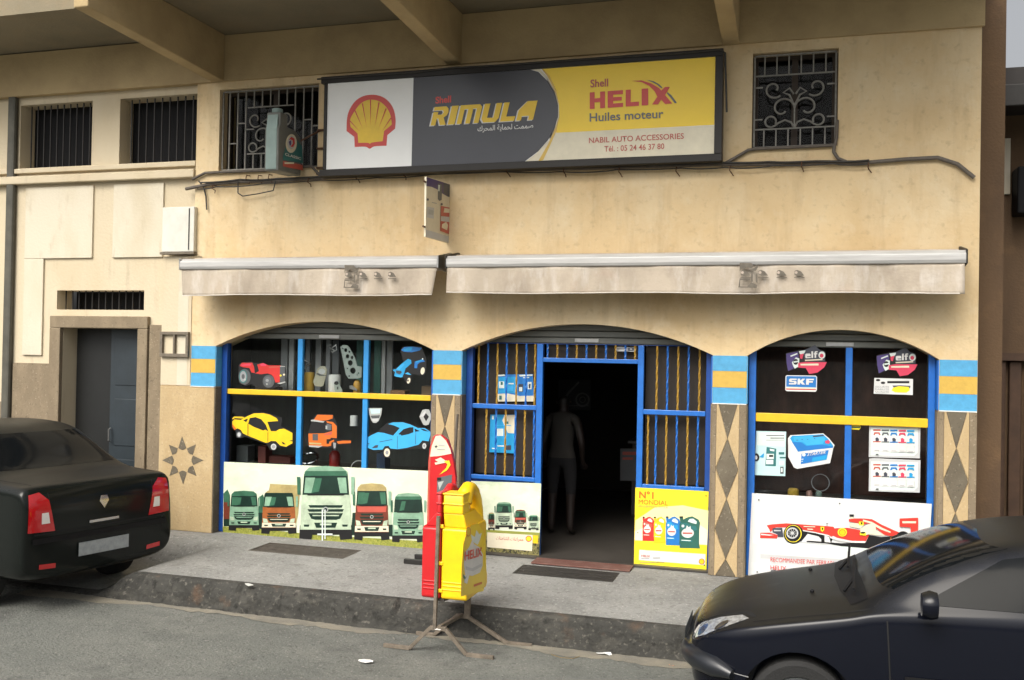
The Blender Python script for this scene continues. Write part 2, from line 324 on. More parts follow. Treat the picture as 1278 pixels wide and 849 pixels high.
# pavement slab: grid with faint unevenness, openings for the two gratings
GR = [(-3.60, -2.47, -.67, -.22), (-.63, .38, -.65, -.24)]
b = MB()
xe = sorted(set([-400, -40, -14, -10, -8, -4.1, -4.2, -4.3, -4.4]+[round(-7+i*.25, 3) for i in range(53)]+[8, 14, 40, 400]+[g for q in GR for g in q[:2]])); ye = sorted(set([-1.88, -1.5, -1.2, -1.1, -.9, -.45, 0, .3, 13]+[g for q in GR for g in q[2:]]))
nx = len(xe)
def pz(x, y):
    t_ = min(max((-4.02-x)/.5, 0), 1); t_ = t_*t_*(3-2*t_); u_ = min(max((-.35-y)/.35, 0), 1)
    t2 = min(max((x-1.45)/.4, 0), 1)*(1 if x < 30 else 0); t2 = t2*t2*(3-2*t2); u2 = min(max((-1.2-y)/.3, 0), 1); return (G+.03-PV)*max(t_*u_, t2*u2)
vs = [(x, y, PV+pz(x, y)+(random.uniform(-.003, .003) if -7 < x < 6 and -1.9 < y < 0 and not any(abs(x-g) < 1e-6 for q in GR for g in q[:2]) and not any(abs(y-g) < 1e-6 for q in GR for g in q[2:]) else 0)) for y in ye for x in xe]
fs = []
for j in range(len(ye)-1):
    for i in range(nx-1):
        cx_, cy_ = (xe[i]+xe[i+1])/2, (ye[j]+ye[j+1])/2
        if any(q[0] < cx_ < q[1] and q[2] < cy_ < q[3] for q in GR): continue
        fs.append((j*nx+i, j*nx+i+1, (j+1)*nx+i+1, (j+1)*nx+i))
b.add(vs, fs); struct(b.build('pavement', concrete, smooth=True))
# kerb: broken cast concrete edge
b = MB(); random.seed(3)
xk = [-400, -60, -20]+[-9+i*.045 for i in range(400)]+[20, 60, 400]; prof = [(-1.90, PV+.004), (-1.965, PV+.003), (-1.995, PV-.022), (-2.012, PV-.07), (-2.02, .04), (-2.03, -.03), (-2.05, -.10)]
vs = []; drift = 0; chip = 0
for i, x in enumerate(xk):
    drift = drift*.93+random.uniform(-.006, .006); chip = chip*.82+(random.uniform(0, .05) if random.random() < .06 else 0)
    for j, (y, z) in enumerate(prof):
        e = 0 if j == 0 else random.uniform(-.006, .006)
        yy = y+(drift+e if j else 0)+(chip*.9 if j in (1, 2, 3) else 0)+(.02*math.sin(x*1.1)); zz = z+(-chip*.6 if j in (1, 2) else 0)+(random.uniform(-.012, .012) if j in (4, 5) else 0)
        kd = pz(x, -1.9); vs.append((x, min(yy, -1.88) if j else -1.88, zz+kd*max(0, min(1, (z+.1)/.26))))
n = len(prof); b.add(vs, [(i*n+j, (i+1)*n+j, (i+1)*n+j+1, i*n+j+1) for i in range(len(xk)-1) for j in range(n-1)])
struct(b.build('kerb', kerb_m))
# dust and grit strip in the gutter
dust_m = layered('gutter_dust', (.23, .21, .165), [((.15, .145, .125), 3, (1, 2, 1), .4, .65, .9), ((.34, .31, .25), 110, (1, 1, 1), .6, .7, .8)], rough=.95, bump=.6, bscale=120)
b = MB(); N = 220; vs = []
for i in range(N+1):
    x = -5.2+i*11/N; wv = .10+.05*math.sin(x*2.3)+.03*math.sin(x*7.1)+random.uniform(-.02, .02)
    vs += [(x, -1.99, G+.012), (x, -2.04-wv*.4, G+.010+random.uniform(0, .006)), (x, -2.05-wv, G+.0045)]
b.add(vs, [(i*3+j, (i+1)*3+j, (i+1)*3+j+1, i*3+j+1) for i in range(N) for j in range(2)])
tag(b.build('gutter_grit', dust_m, smooth=True), 'pale grit and dust gathered along the foot of the kerb', 'grit', kind='stuff')
b = MB(); random.seed(11)
for i in range(260):
    x = random.uniform(-5, 2.2); y = -2.06-abs(random.gauss(0, .22)); r = random.uniform(.004, .010); a = random.random()*6
    p = [(x+r*math.cos(a+k*2.09), y+r*math.sin(a+k*2.09), G) for k in range(3)]+[(x, y, G+r*1.1)]
    b.add(p, [(0, 1, 3), (1, 2, 3), (2, 0, 3)])
for i in range(160):
    x = random.uniform(-5, 2.2); y = random.uniform(-1.85, -.1); r = random.uniform(.003, .007); a = random.random()*6
    p = [(x+r*math.cos(a+k*2.09), y+r*math.sin(a+k*2.09), PV) for k in range(3)]+[(x, y, PV+r*.9)]
    b.add(p, [(0, 1, 3), (1, 2, 3), (2, 0, 3)])
tag(b.build('gravel', mat('pebble', (.22, .21, .185), .9, var=.6, vscale=9)), 'small loose stones scattered by the kerb', 'gravel', kind='stuff')

# ================================================================== SHOP BUILDING
B = thing('shop_building', 'cream plastered corner shop with three arched openings under a concrete overhang', 'building', (0, 0, PV))
ARCH = [(-4.50, -1.76, .30), (-1.43, 1.24, .30), (1.575, 3.33, .27)]; SPR = 2.36
def arc(x0, x1, rise, z0=SPR, n=28):
    h = (x1-x0)/2; R = (h*h+rise*rise)/(2*rise); cx_ = (x0+x1)/2; cz = z0+rise-R; a = math.asin(h/R)
    return [(cx_+R*math.sin(-a+2*a*k/n), cz+R*math.cos(-a+2*a*k/n)) for k in range(n+1)]
XL, XR, ZT = -5.25, 3.66, 6.02
outer = [(XL, PV)]
for x0, x1, ri in ARCH: outer += [(x0, PV)]+arc(x0, x1, ri)+[(x1, PV)]
outer += [(XR, PV), (XR, ZT), (-4.83, ZT), (-4.83, 3.42), (XL, 3.42)]
WL = (-4.52, -3.22, 4.42, 5.385); WR = (1.585, 2.395, 4.42, 5.375)
wall = curve_sheet('wall', outer, [rect(WL[0], WL[2], WL[1], WL[3]), rect(WR[0], WR[2], WR[1], WR[3])], 0, .34, plaster, B)
b = MB(); b.box(XR-.34, XR, .342, 9, PV, ZT); b.build('side_wall', plaster, B)
# lintel beam just under the overhang
b = MB(); b.box(-4.83, XR+.02, -.035, -.001, 5.475, 6.015); b.build('lintel_band', beam_m, B)
b = MB(); b.box(-9.2, -4.835, -.03, .058, 5.475, 6.015); b.build('lintel_band', beam_m, B)
# overhang: deep over the shop, shallower to the left of the first bracket
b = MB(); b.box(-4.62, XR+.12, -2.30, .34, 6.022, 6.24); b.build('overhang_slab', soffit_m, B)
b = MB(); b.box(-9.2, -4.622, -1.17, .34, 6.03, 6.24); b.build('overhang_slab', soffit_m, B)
b = MB(); b.box(-4.62, XR+.12, -2.30, -2.16, 6.242, 7.3); b.build('unseen_sun_block', plaster, B)  # out of view, added above the overhang to block the sun
b = MB(); b.box(-9.2, XR, .0, .34, 6.242, 8.6); b.build('upper_wall', plaster, B)
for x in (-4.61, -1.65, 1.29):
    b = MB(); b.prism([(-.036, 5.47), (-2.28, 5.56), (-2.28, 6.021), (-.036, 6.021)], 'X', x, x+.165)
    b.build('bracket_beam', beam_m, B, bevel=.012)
# ---- piers: terrazzo cladding, painted bands
def clad(name, pts, m, d=.016): MB().prism(pts, 'Y', -d, -.0005).build(name, m, B, bevel=.0015, seg=1)
ZB, ZC = 1.872, .165
clad('terrazzo_slab', rect(XL+.003, ZC, -4.502, ZB), terr_beige, .012)
for (x0, x1) in ((-1.758, -1.432), (1.242, 1.573), (3.333, 3.657)):
    e = .045; xa, xb = x0+e, x1-e-.02; xm = (xa+xb)/2
    clad('terrazzo_border', rect(x0, ZC, xa-.002, ZB), terr_brown); clad('terrazzo_border', rect(xb+.002, ZC, x1, ZB), terr_brown)
    tips = [1.53, .93, .33]; g = .003
    clad('diamond_inlay', [(xa+.02, ZB-.002), (xb-.02, ZB-.002), (xm, tips[0]+g)], terr_dark)
    for zt in tips[:2]: clad('diamond_inlay', [(xm, zt-g), (xb-g, zt-.3), (xm, zt-.6+g), (xa+g, zt-.3)], terr_dark)
    clad('diamond_inlay', [(xm, tips[2]-g), (xb-.012, ZC), (xa+.012, ZC)], terr_dark)
    for s_, xe_ in ((-1, xa), (1, xb)):
        q = xe_
        clad('triangle_inlay', [(q, ZB-.002), (q+(-s_)*.018, ZB-.002), (xm+s_*g, tips[0]), (q, tips[0]-.3+.012)], terr_beige)
        clad('triangle_inlay', [(q, tips[0]-.3-.012), (xm+s_*g, tips[1]), (q, tips[1]-.3+.012)], terr_beige)
        clad('triangle_inlay', [(q, tips[1]-.3-.012), (xm+s_*g, tips[2]), (q-s_*.009, ZC), (q, ZC)], terr_beige)
for (x0, x1) in ((-4.83, -4.502), (-1.758, -1.432), (1.242, 1.573), (3.333, 3.657)):
    for z0, z1, m in ((2.205, 2.358, paint_lblue), (2.04, 2.203, paint_ochre), (1.883, 2.038, paint_lblue)):
        MB().box(x0, x1, -.006, -.0005, z0, z1).build('painted_band', m, B)
    MB().box(x0, x1, -.018, -.0005, ZB+.001, 1.882).build('band_edge', paint_white, B)
# reveals of the openings clad in dark terrazzo, bands carried round the corner
for x, s_ in ((-4.50, 1), (-1.76, -1), (-1.43, 1), (1.24, -1), (1.575, 1), (3.33, -1)):
    xa, xb = (x+.0005, x+.012) if s_ > 0 else (x-.012, x-.0005)
    MB().box(xa, xb, -.008, .34, ZC, ZB).build('reveal_slab', terr_dark if s_ > 0 else terr_brown, B)
    for z0, z1, m in ((2.205, 2.352, frame_blue), (2.04, 2.203, frame_blue), (1.883, 2.038, frame_blue)):
        MB().box(xa, xb-.004 if s_ > 0 else xb, -.003, .30, z0, z1).build('painted_band', paint_lblue if s_ > 0 else frame_blue, B)
# eight-pointed star inlay on the left pier
sc = onY(228, 574.5, -.012)
for k in range(8):
    a = k*math.pi/4+.05; R0 = .285 if k % 2 == 0 else .262
    d = lambda r, t: (sc.x+r*math.cos(a+t), sc.z+r*math.sin(a+t))
    MB().prism([d(R0, 0), d(.155, .36), d(.128, .16), d(.122, 0), d(.128, -.16), d(.155, -.36)], 'Y', -.0155, -.0125).build('star_point', terr_dark, B)
# little keyhole chase on the middle pier
b = MB(); b.tube([onY(571, 517, -.02), onY(570, 530, -.02), onY(568.5, 556, -.02), onY(566.5, 600, -.02)], .012, 8); b.build('wall_conduit', conduit_m, B, smooth=True)

# ---- upper windows with iron grilles
def spiral(c, r0, r1, a0, a1, n=26, y=0):
    return [(c[0]+(r0+(r1-r0)*k/n)*math.cos(a0+(a1-a0)*k/n), y, c[1]+(r0+(r1-r0)*k/n)*math.sin(a0+(a1-a0)*k/n)) for k in range(n+1)]
def upper_window(W, label):
    x0, x1, z0, z1 = W; y = .05
    b = MB()
    for q in ((x0, x0+.05, z0, z1), (x1-.05, x1, z0, z1), (x0+.05, x1-.05, z0, z0+.04), (x0+.05, x1-.05, z1-.04, z1)): b.box(q[0], q[1], .16, .22, q[2], q[3])
    wn = b.build('window', mat('window_wood', (.05, .035, .025), .7, var=.3, vscale=12), B); wn['label'] = label
    MB().box(x0+.05, x1-.05, .185, .192, z0+.04, z1-.04).build('pane', pane_dim, wn)
    xm = (x0+x1)/2; MB().box(xm-.03, xm+.03, .165, .215, z0+.04, z1-.04).build('window_mullion', MATS['window_wood'], wn)
    rb_ = MB(); rb_.box(x0-.02, x1+.02, .90, .92, z0-.03, z1+.03); rb_.box(x0-.04, x0-.02, .342, .92, z0-.03, z1+.03); rb_.box(x1+.02, x1+.04, .342, .92, z0-.03, z1+.03); rb_.box(x0-.02, x1+.02, .342, .90, z1+.01, z1+.03); rb_.box(x0-.02, x1+.02, .342, .90, z0-.03, z0-.01); rb_.build('room_back', mat('room_dark', (.014, .012, .011), .9), wn)
    b = MB()
    for q in ((x0+.02, z0+.02, x1-.02, z0+.02), (x0+.02, z1-.02, x1-.02, z1-.02), (x0+.02, z0+.02, x0+.02, z1-.02), (x1-.02, z0+.02, x1-.02, z1-.02)): b.bar((q[0], y, q[1]), (q[2], y, q[3]), .016)
    g = b.build('grille_frame', grille_paint, wn)
    def bar(a, c): MB().bar((a[0], y, a[1]), (c[0], y, c[1]), .013).build('bar', grille_paint, wn)
    wd = x1-x0; panel = (xm-.30, xm+.30, z0+.20, z1-.22)
    for hz in (panel[2], panel[3]): bar((panel[0] if wd > 1 else x0+.02, hz), (panel[1] if wd > 1 else x1-.02, hz))
    k = int(wd/.105)
    for i in range(1, k):
        xx = x0+wd*i/k
        if panel[0]+.01 < xx < panel[1]-.01 or wd < 1:
            bar((xx, z0+.02), (xx, panel[2])); bar((xx, panel[3]), (xx, z1-.02))
        else:
            bar((xx, z0+.02), (xx, z1-.02))
            if i % 2: bar((xx, z0+.25+.08*(i % 4)), (xx+wd/k, z0+.25+.08*(i % 4)))
            else: bar((xx, z1-.3-.05*(i % 4)), (xx+wd/k, z1-.3-.05*(i % 4)))
    if wd < 1:
        for zz in (z0+.30, z0+.62): bar((x0+.02, zz), (x0+.10, zz)); bar((x1-.10, zz), (x1-.02, zz))
    bar((xm, panel[2]), (xm, panel[2]+.25))
    pz = panel[2]
    for s_ in (-1, 1):
        def mir(P): return [(xm+s_*(p[0]-xm), p[1], p[2]) for p in P]
        def scroll(P): MB().tube(mir(P), .0095, 6).build('scroll', grille_paint, wn, smooth=True)
        scroll(spiral((xm+.115, pz+.20), .115, .04, math.pi, -math.pi*.75, y=y))        # big heart scroll
        scroll([(xm, y, pz+.005), (xm+.03, y, pz+.06), (xm+.09, y, pz+.085), (xm+.15, y, pz+.06), (xm+.19, y, pz+.03)]+spiral((xm+.225, pz+.075), .055, .05, -2.2, 3.6, 18, y))
        scroll(spiral((xm+.20, pz+.40), .095, .03, -2.3, 3.6, y=y))
        scroll([(xm+.012, y, pz+.25), (xm+.05, y, pz+.33), (xm+.11, y, pz+.36), (xm+.05, y, pz+.40), (xm+.01, y, pz+.34)])
    return wn
upper_window(WL, 'barred upper window with scrolled iron grille on the left')
upper_window(WR, 'barred upper window with scrolled iron grille on the right')
# ---- left bay: apartment entrance, white panels, pilaster
LB = thing('entrance_bay', 'pale bay with stone framed doorway and white panels left of the shop', 'facade', (-7, .05, PV))
LX0 = -9.2
D0, D1, DZ = -6.74, -5.60, 2.55
lw = curve_sheet('wall', [(LX0, PV), (D0, PV), (D0, DZ), (D1, DZ), (D1, PV), (XL-.002, PV), (XL-.002, 3.422), (-4.832, 3.422), (-4.832, 6.03), (LX0, 6.03)],
                 [rect(-7.48, 4.575, -6.38, 5.38), rect(-5.97, 4.575, -4.87, 5.38), rect(-6.85, 2.78, -5.56, 3.02)], .06, .34, plaster_pale, LB)
for q in ((D0-.16, D0, .165, 2.55), (D1, D1+.14, .165, 2.55), (D0-.16, D1+.14, 2.552, 2.70)):
    MB().box(q[0], q[1], .0, .058, q[2], q[3]).build('door_surround', terr_brown, LB, bevel=.008)
b = MB(); b.box(D0+.02, -6.16, .28, .32, .18, DZ); b.build('door', mat('opening_shade', (.010, .011, .011), .5, var=.3, vscale=5), LB)  # near-black sheet paints the shade of the doorway's open left half
b = MB(); b.box(-6.155, D1-.01, .22, .26, .18, DZ-.005)
dl = b.build('door', mat('door_bluegrey', (.026, .036, .044), .45, var=.25, vscale=6), LB, bevel=.004)
for z0 in (.35, 1.1, 1.85):
    MB().box(-6.08, D1-.09, .212, .2195, z0, z0+.58).build('door_panel', MATS['door_bluegrey'], dl, bevel=.006)
MB().tube([(-6.12, .20, 1.15), (-6.12, .17, 1.16), (-6.12, .17, 1.30), (-6.12, .20, 1.31)], .010, 8).build('door_handle', steel, dl, smooth=True)
MB().box(-6.85, -5.56, .40, .41, 2.78, 3.02).build('transom_pane', black, LB)
for i in range(13): MB().bar((-6.8+i*.1, .16, 2.78), (-6.8+i*.1, .16, 3.02), .012).build('transom_bar', dark_metal, LB)
for (x0, x1) in ((-7.48, -6.38), (-5.97, -4.87)):
    b = MB(); b.box(x0, x1, .30, .31, 4.575, 5.38); wn = b.build('window', black, LB)
    k = int((x1-x0)/.1)
    for i in range(1, k): MB().bar((x0+(x1-x0)*i/k, .14, 4.575), (x0+(x1-x0)*i/k, .14, 5.38), .012).build('bar', dark_metal, wn)
for q in ((-7.35, -6.32, 3.42, 4.32), (-6.02, -5.30, 3.42, 4.32), (-7.35, -7.05, 2.2, 3.418)):
    MB().box(q[0], q[1], .035, .059, q[2], q[3]).build('white_panel', whitewash, LB, bevel=.006)
MB().box(LX0, -4.84, -.03, .058, 4.36, 4.46).build('cornice', plaster_pale, LB, bevel=.012)
MB().box(LX0, -4.84, -.0, .058, 4.50, 4.56).build('window_sill', plaster_pale, LB, bevel=.008)
MB().box(-7.62, -7.50, -.02, .058, .165, 6.0).build('drain_pipe', mat('old_paint', (.10, .095, .075), .7, var=.4, vscale=4), LB, bevel=.03)
MB().box(LX0, -7.63, .02, .058, .165, 1.6).build('dado', terr_brown, LB)
MB().box(-7.48, D0-.18, .03, .058, .165, 2.1).build('dado', terr_brown, LB)
MB().box(-5.44, XL-.004, .02, .058, .165, 2.6).build('dado', terr_brown, LB)
# pilaster strip, narrow white flaking paint
MB().box(XL+.002, -4.84, -.010, -.0006, ZB+.012, 3.42).build('pilaster', plaster_pale, B)
MB().box(-5.02, -4.88, -.0125, -.0105, ZB+.013, 3.40).build('flaking_paint', whitewash, B)
# meter frame and small cabinet
mf = thing('meter_frame', 'small weathered wooden frame on the pale pilaster', 'frame', onY(219, 430, -.02))
fm = mat('weathered_wood', (.19, .16, .12), .8, var=.4, vscale=20)
p, q = onY(201.5, 414, -.02), onY(236, 446, -.02)
for r_ in ((p.x, q.x, q.z, q.z+.04), (p.x, q.x, p.z-.035, p.z), (p.x, p.x+.035, q.z+.041, p.z-.036), (q.x-.035, q.x, q.z+.041, p.z-.036), ((p.x+q.x)/2-.012, (p.x+q.x)/2+.012, q.z+.041, p.z-.036)):
    MB().box(r_[0], r_[1], -.05, -.0128, r_[2], r_[3]).build('frame_bar', fm, mf, bevel=.003)
cb = thing('wall_cabinet', 'white shallow metal cabinet on the wall above the left awning', 'cabinet', onY(222, 290, -.05))
p, q = onY(203, 259, -.06), onY(241.5, 314, -.06)
MB().box(p.x, q.x, -.06, -.0005, q.z, p.z).build('cabinet_body', mat('cabinet_white', (.66, .65, .58), .5, var=.15, vscale=5), cb, bevel=.006)
MB().box(q.x-.075, q.x-.06, -.064, -.0605, q.z+.02, p.z-.02).build('cabinet_hinge', dark_metal, cb)
MB().box(p.x-.02, q.x+.01, -.07, -.0005, q.z-.03, q.z-.003).build('cabinet_ledge', fm, cb)
# ---- interior shell of the shop
def room(q, y0, y1, z0, z1, m, nm):
    b = MB(); x0, x1 = q
    b.add([(x0, y1, z0), (x1, y1, z0), (x1, y1, z1), (x0, y1, z1), (x0, y0, z0), (x1, y0, z0), (x1, y0, z1), (x0, y0, z1)], [(0, 1, 2, 3), (0, 3, 7, 4), (1, 5, 6, 2), (3, 2, 6, 7)])
    return b.build(nm, m, B)
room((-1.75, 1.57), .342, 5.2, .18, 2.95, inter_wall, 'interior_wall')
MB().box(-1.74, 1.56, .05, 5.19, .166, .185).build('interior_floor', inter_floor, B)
back_l = mat('display_back', (.06, .066, .058), .8, var=.5, vscale=3, stretch=(2, 1, .3))
back_r = mat('display_curtain', (.085, .034, .022), .8, var=.75, vscale=5, stretch=(1.2, 1, .5))
room((-4.62, -1.76), .342, .95, .18, 2.95, back_l, 'display_back')
room((1.58, 3.60), .342, .75, .18, 2.95, back_r, 'display_back')
MB().box(-.56, .47, -.20, .049, .1665, .183).build('doorstep', layered('red_terrazzo', (.13, .06, .048), [((.19, .12, .10), 4, (1, 1, 1), .45, .7, .7), ((.4, .32, .27), 90, (1, 1, 1), .62, .7, .6)], bump=.1), B, bevel=.004)
# ---- rolling shutter boxes under the arches
for i, (x0, x1, ri) in enumerate(ARCH):
    b = MB(); b.box(x0+.013, x1-.013, .20, .235, 2.455, 2.52); sh = b.build('rolling_shutter', shutter_grey, B, bevel=.01)
    for k in range(3): MB().box(x0+.013, x1-.013, .205+.006*(k % 2), .228, 2.524+k*.07, 2.59+k*.07).build('shutter_slat', shutter_grey, sh, bevel=.008)
    cx_ = (x0+x1)/2; MB().box(cx_-.13, cx_+.13, .192, .1995, 2.47, 2.51).build('shutter_handle', steel, sh, bevel=.003)
    MB().box(x0+.013, x1-.013, .236, .335, 2.47, 2.95).build('shutter_housing', dark_metal, sh)
# ================================================================== SHOPFRONTS
FY = .14                                   # front of the frames, set back in the openings
def zat(px, py, Y=FY): return onY(px, py, Y).z
def xat(px, py, Y=FY): return onY(px, py, Y).x
def window_front(x0, x1, mull, zr0, zr1, zb, ztop, label, m_post, m_mull):
    b = MB(); b.box(x0, x0+.07, FY-.03, FY+.058, .165, min(ztop, 2.42)); b.box(x1-.06, x1, FY, FY+.06, .165, ztop); b.box(x0+.07, x1-.06, FY, FY+.06, .165, .22)
    dw = b.build('display_window', m_post, B, bevel=.004); dw['label'] = label
    MB().box(x0+.071, x1-.061, FY-.012, FY+.055, zr0, zr1).build('rail', frame_yellow, dw, bevel=.004)
    MB().box(x0+.071, x1-.061, FY, FY+.055, zb-.06, zb-.02).build('rail', m_post, dw)
    for xm in mull:
        MB().box(xm, xm+.062, FY, FY+.054, zr1+.001, ztop-.041).build('mullion', m_mull, dw, bevel=.004)
        MB().box(xm, xm+.062, FY, FY+.054, zb-.019, zr0-.001).build('mullion', m_mull, dw, bevel=.004)
    ed = [x0+.07]+[v for xm in mull for v in (xm, xm+.062)]+[x1-.06]
    for i in range(0, len(ed), 2):
        MB().box(ed[i], ed[i+1], FY+.03, FY+.036, zr1, ztop-.04).build('pane', pane_glass, dw)
        MB().box(ed[i], ed[i+1], FY+.03, FY+.036, zb-.02, zr0).build('pane', pane_glass, dw)
    return dw
window_front(-4.487, -1.774, (-3.50, -2.665), 1.795, 1.855, 1.0, 2.50, 'left display window with blue mullions and yellow rail', frame_blue_d, frame_lblue)
window_front(1.59, 3.317, (2.508,), 1.705, 1.79, .985, 2.50, 'right display window with blue mullion and yellow rail', frame_blue, frame_blue)
# ---- entrance grille with twisted bars
b = MB(); b.box(-1.417, -1.345, FY-.02, FY+.06, .165, 2.452); b.box(1.166, 1.226, FY, FY+.05, .165, 2.452)
b.box(-1.345, 1.166, FY+.012, FY+.03, 2.446, 2.452)
eg = b.build('entrance_grille', frame_blue_d, B, bevel=.004); eg['label'] = 'blue entrance grille with blue and yellow twisted bars around the open doorway'
for x0, x1 in ((-.622, -.556), (.466, .528)): MB().box(x0, x1, FY-.012, FY+.05, .165, 2.445).build('door_post', frame_blue, eg, bevel=.004)
MB().box(-.555, .465, FY-.005, FY+.045, 2.255, 2.30).build('rail', frame_blue, eg, bevel=.004)
for x0, x1 in ((-1.344, -.623), (.529, 1.165)):
    for z0, z1 in ((1.735, 1.785), (.965, 1.01)): MB().box(x0, x1, FY-.01, FY+.04, z0, z1).build('rail', frame_blue, eg, bevel=.004)
    MB().box(x0, x1, FY+.02, FY+.03, .18, .964).build('kick_panel', frame_blue_d, eg)
for x0, x1, z0, z1 in ((-1.344, -.623, 1.012, 2.44), (.529, 1.165, 1.012, 2.44), (-.554, .464, 2.302, 2.44)): MB().box(x0, x1, .27, .275, z0, z1).build('backing_panel', mat('backing_brown', (.028, .019, .013), .7, var=.5, vscale=3, stretch=(3, 1, .4)), eg)
def twisted(x, z0, z1, m):
    b = MB(); n = max(6, int((z1-z0)/.045)); vs = []; h = .0085
    for i in range(n+1):
        a = i*.62; z = z0+(z1-z0)*i/n
        vs += [(x+h*1.35*math.cos(a+k*math.pi/2), FY+.018+h*1.35*math.sin(a+k*math.pi/2), z) for k in range(4)]
    b.add(vs, [(i*4+k, i*4+(k+1) % 4, i*4+4+(k+1) % 4, i*4+4+k) for i in range(n) for k in range(4)])
    b.build('bar', m, eg)
def bars(pxs, py, z0, z1, first):
    for i, px in enumerate(pxs): twisted(xat(px, py), z0, z1, (bar_yellow if (i+first) % 2 == 0 else frame_blue))
bars([596.6, 608, 620, 631.5, 644, 656, 667], 470, 1.786, 2.444, 0)
bars([606, 618, 630, 642.3, 654, 665.5], 550, 1.011, 1.734, 0)
bars([819.5, 832.7, 846, 859, 872.8], 470, 1.786, 2.444, 0)
bars([808, 818, 831, 844, 857.5, 870.5], 560, 1.011, 1.734, 0)
bars([683+12.15*i for i in range(10)], 437, 2.301, 2.444, 1)
def poster(name, label, cat, corners, Y, m, group=None, thick=.006):
    pc = [onY(p[0], p[1], Y) for p in corners]; c = sum(pc, Vector())/4
    t = thing(name, label, cat, (c.x, Y, min(p.z for p in pc)), group)
    art('panel', t, ('Y', Y), [(m, corners)], thick=thick); return t
PY = FY-.034
# ================================================================== truck prints
def truck(parent, plane, q, body, screen, top, hood, lower, lift, tf=(0, 0, 1), visor=None):
    """one printed lorry front inside the quad q=(x0,y0,x1,y1), painted outline by outline"""
    x0, y0, x1, y1 = q
    def s(pts): return [(x0+(x1-x0)*u, y0+(y1-y0)*v) for u, v in pts]
    R = lambda a, b_, c, d: s(rect(a, b_, c, d))
    it = [('black', s([(-.04, .80), (1.04, .80), (1.05, .985), (.80, 1.0), (.78, .93), (.22, .93), (.2, 1.0), (-.05, .985)])),
          (top, s([(.06, .07), (.16, .01), (.5, -.01), (.84, .01), (.95, .07), (.99, .40), (.01, .40)])),
          (body, s([(.0, .38), (1.0, .38), (1.03, .86), (-.03, .86)])),
          ('truckdark', s([(.05, .10), (.95, .10), (.985, .385), (.015, .385)])),
          (screen, s([(.08, .15), (.28, .15), (.20, .36), (.05, .36)])), (screen, s([(.74, .15), (.92, .15), (.95, .36), (.80, .36)])),
          ('truckmid', s([(.28, .16), (.42, .16), (.36, .34), (.20, .36)])),
          (visor or 'truckmid', s([(.08, .06), (.92, .06), (.95, .125), (.05, .125)])),
          (hood, s([(.04, .40), (.96, .40), (.94, .50), (.06, .50)])),
          ('truckdark', s([(.14, .525), (.86, .525), (.83, .56), (.17, .56)])), ('truckdark', s([(.12, .58), (.88, .58), (.85, .615), (.15, .615)])), ('truckdark', s([(.14, .635), (.86, .635), (.80, .71), (.72, .725), (.28, .725), (.20, .71)])),
          (lower, s([(.22, .66), (.78, .66), (.77, .675), (.23, .675)])),
          ('truckpale', s([(.0, .64), (.13, .66), (.17, .74), (.02, .74)])), ('truckpale', s([(1.0, .64), (.87, .66), (.83, .74), (.98, .74)])),
          (lower, s([(-.02, .745), (1.02, .745), (1.03, .85), (-.03, .85)])),
          ('truckdark', s([(.26, .765), (.74, .765), (.70, .835), (.30, .835)])), ('truckpale', s([(.38, .775), (.62, .775), (.62, .80), (.38, .80)])),
          ('truckdark', s([(.04, .79), (.16, .79), (.15, .82), (.05, .82)])), ('truckdark', s([(.84, .79), (.96, .79), (.95, .82), (.85, .82)])),
          ('truckmid', s([(-.10, .14), (-.03, .14), (-.03, .38), (-.09, .38)])), ('truckmint', s([(1.03, .14), (1.10, .14), (1.09, .38), (1.03, .38)])),
          ('silver', [(x0+(x1-x0)*.5+ (x1-x0)*.055*math.cos(t*.524), y0+(y1-y0)*.585+(x1-x0)*.055*math.sin(t*.524)) for t in range(12)]),
          ('truckdark', [(x0+(x1-x0)*.5+ (x1-x0)*.035*math.cos(t*.524), y0+(y1-y0)*.585+(x1-x0)*.035*math.sin(t*.524)) for t in range(12)]),
          ('black', R(.12, .375, .88, .392))]
    return art('printed_truck', parent, plane, it, lift=lift, step=.00025)
t = poster('truck_poster', 'long poster of five parked lorries across the foot of the left display window', 'poster', [(279.5, 576.5), (537, 588), (536, 687), (278, 669.5)], PY, sky_print)
art('printed_grass', t, ('Y', PY), [(grass_print, [(278, 657), (330, 661), (400, 668), (470, 672), (536.3, 676), (536, 686.5), (278.2, 669)])], lift=.0008)
for _k, _it in enumerate([('truckmid', [(279, 616), (284, 611), (287, 618), (287, 655), (279, 656)]), ('truckred', rect(279, 627, 287, 648)), ('truckdark', rect(279, 648, 287, 657)),
     ('truckmid', [(322, 622), (328, 617), (331, 625), (330, 650), (323, 650)]), ('truckdark', [(322, 640), (331, 640), (331, 661), (322, 660)]), ('truckdark', [(481, 655), (490, 655), (490, 670), (480, 669)]), ('truckdark', [(440, 640), (444, 640), (444, 668), (438, 668)]),
     ('trucktan', [(337, 604), (375, 606), (374, 618), (372, 642), (368, 660), (366, 620), (334, 620)]), ('truckpale', [(484, 612), (488, 613), (489, 655), (483, 655)])]): art('printed_backdrop', t, ('Y', PY), [_it], lift=.0016+.0003*_k)
truck(t, ('Y', PY), (287, 613, 322, 662.5), 'truckmint', 'truckmid', 'truckmid', 'truckmint', 'truckmint', .0050)
truck(t, ('Y', PY), (328, 612, 368, 666.5), 'truckorange', 'truckmint', 'trucktan', 'truckorange', 'cream', .0055, visor='truckdark')
truck(t, ('Y', PY), (376.5, 582.5, 436.5, 674), 'truckpale', 'truckmint', 'truckmint', 'truckpale', 'truckpale', .0062)
truck(t, ('Y', PY), (444, 604, 484, 674.5), 'truckred', 'truckmid', 'trucktan', 'tomato', 'cream', .0055, visor='trucktan')
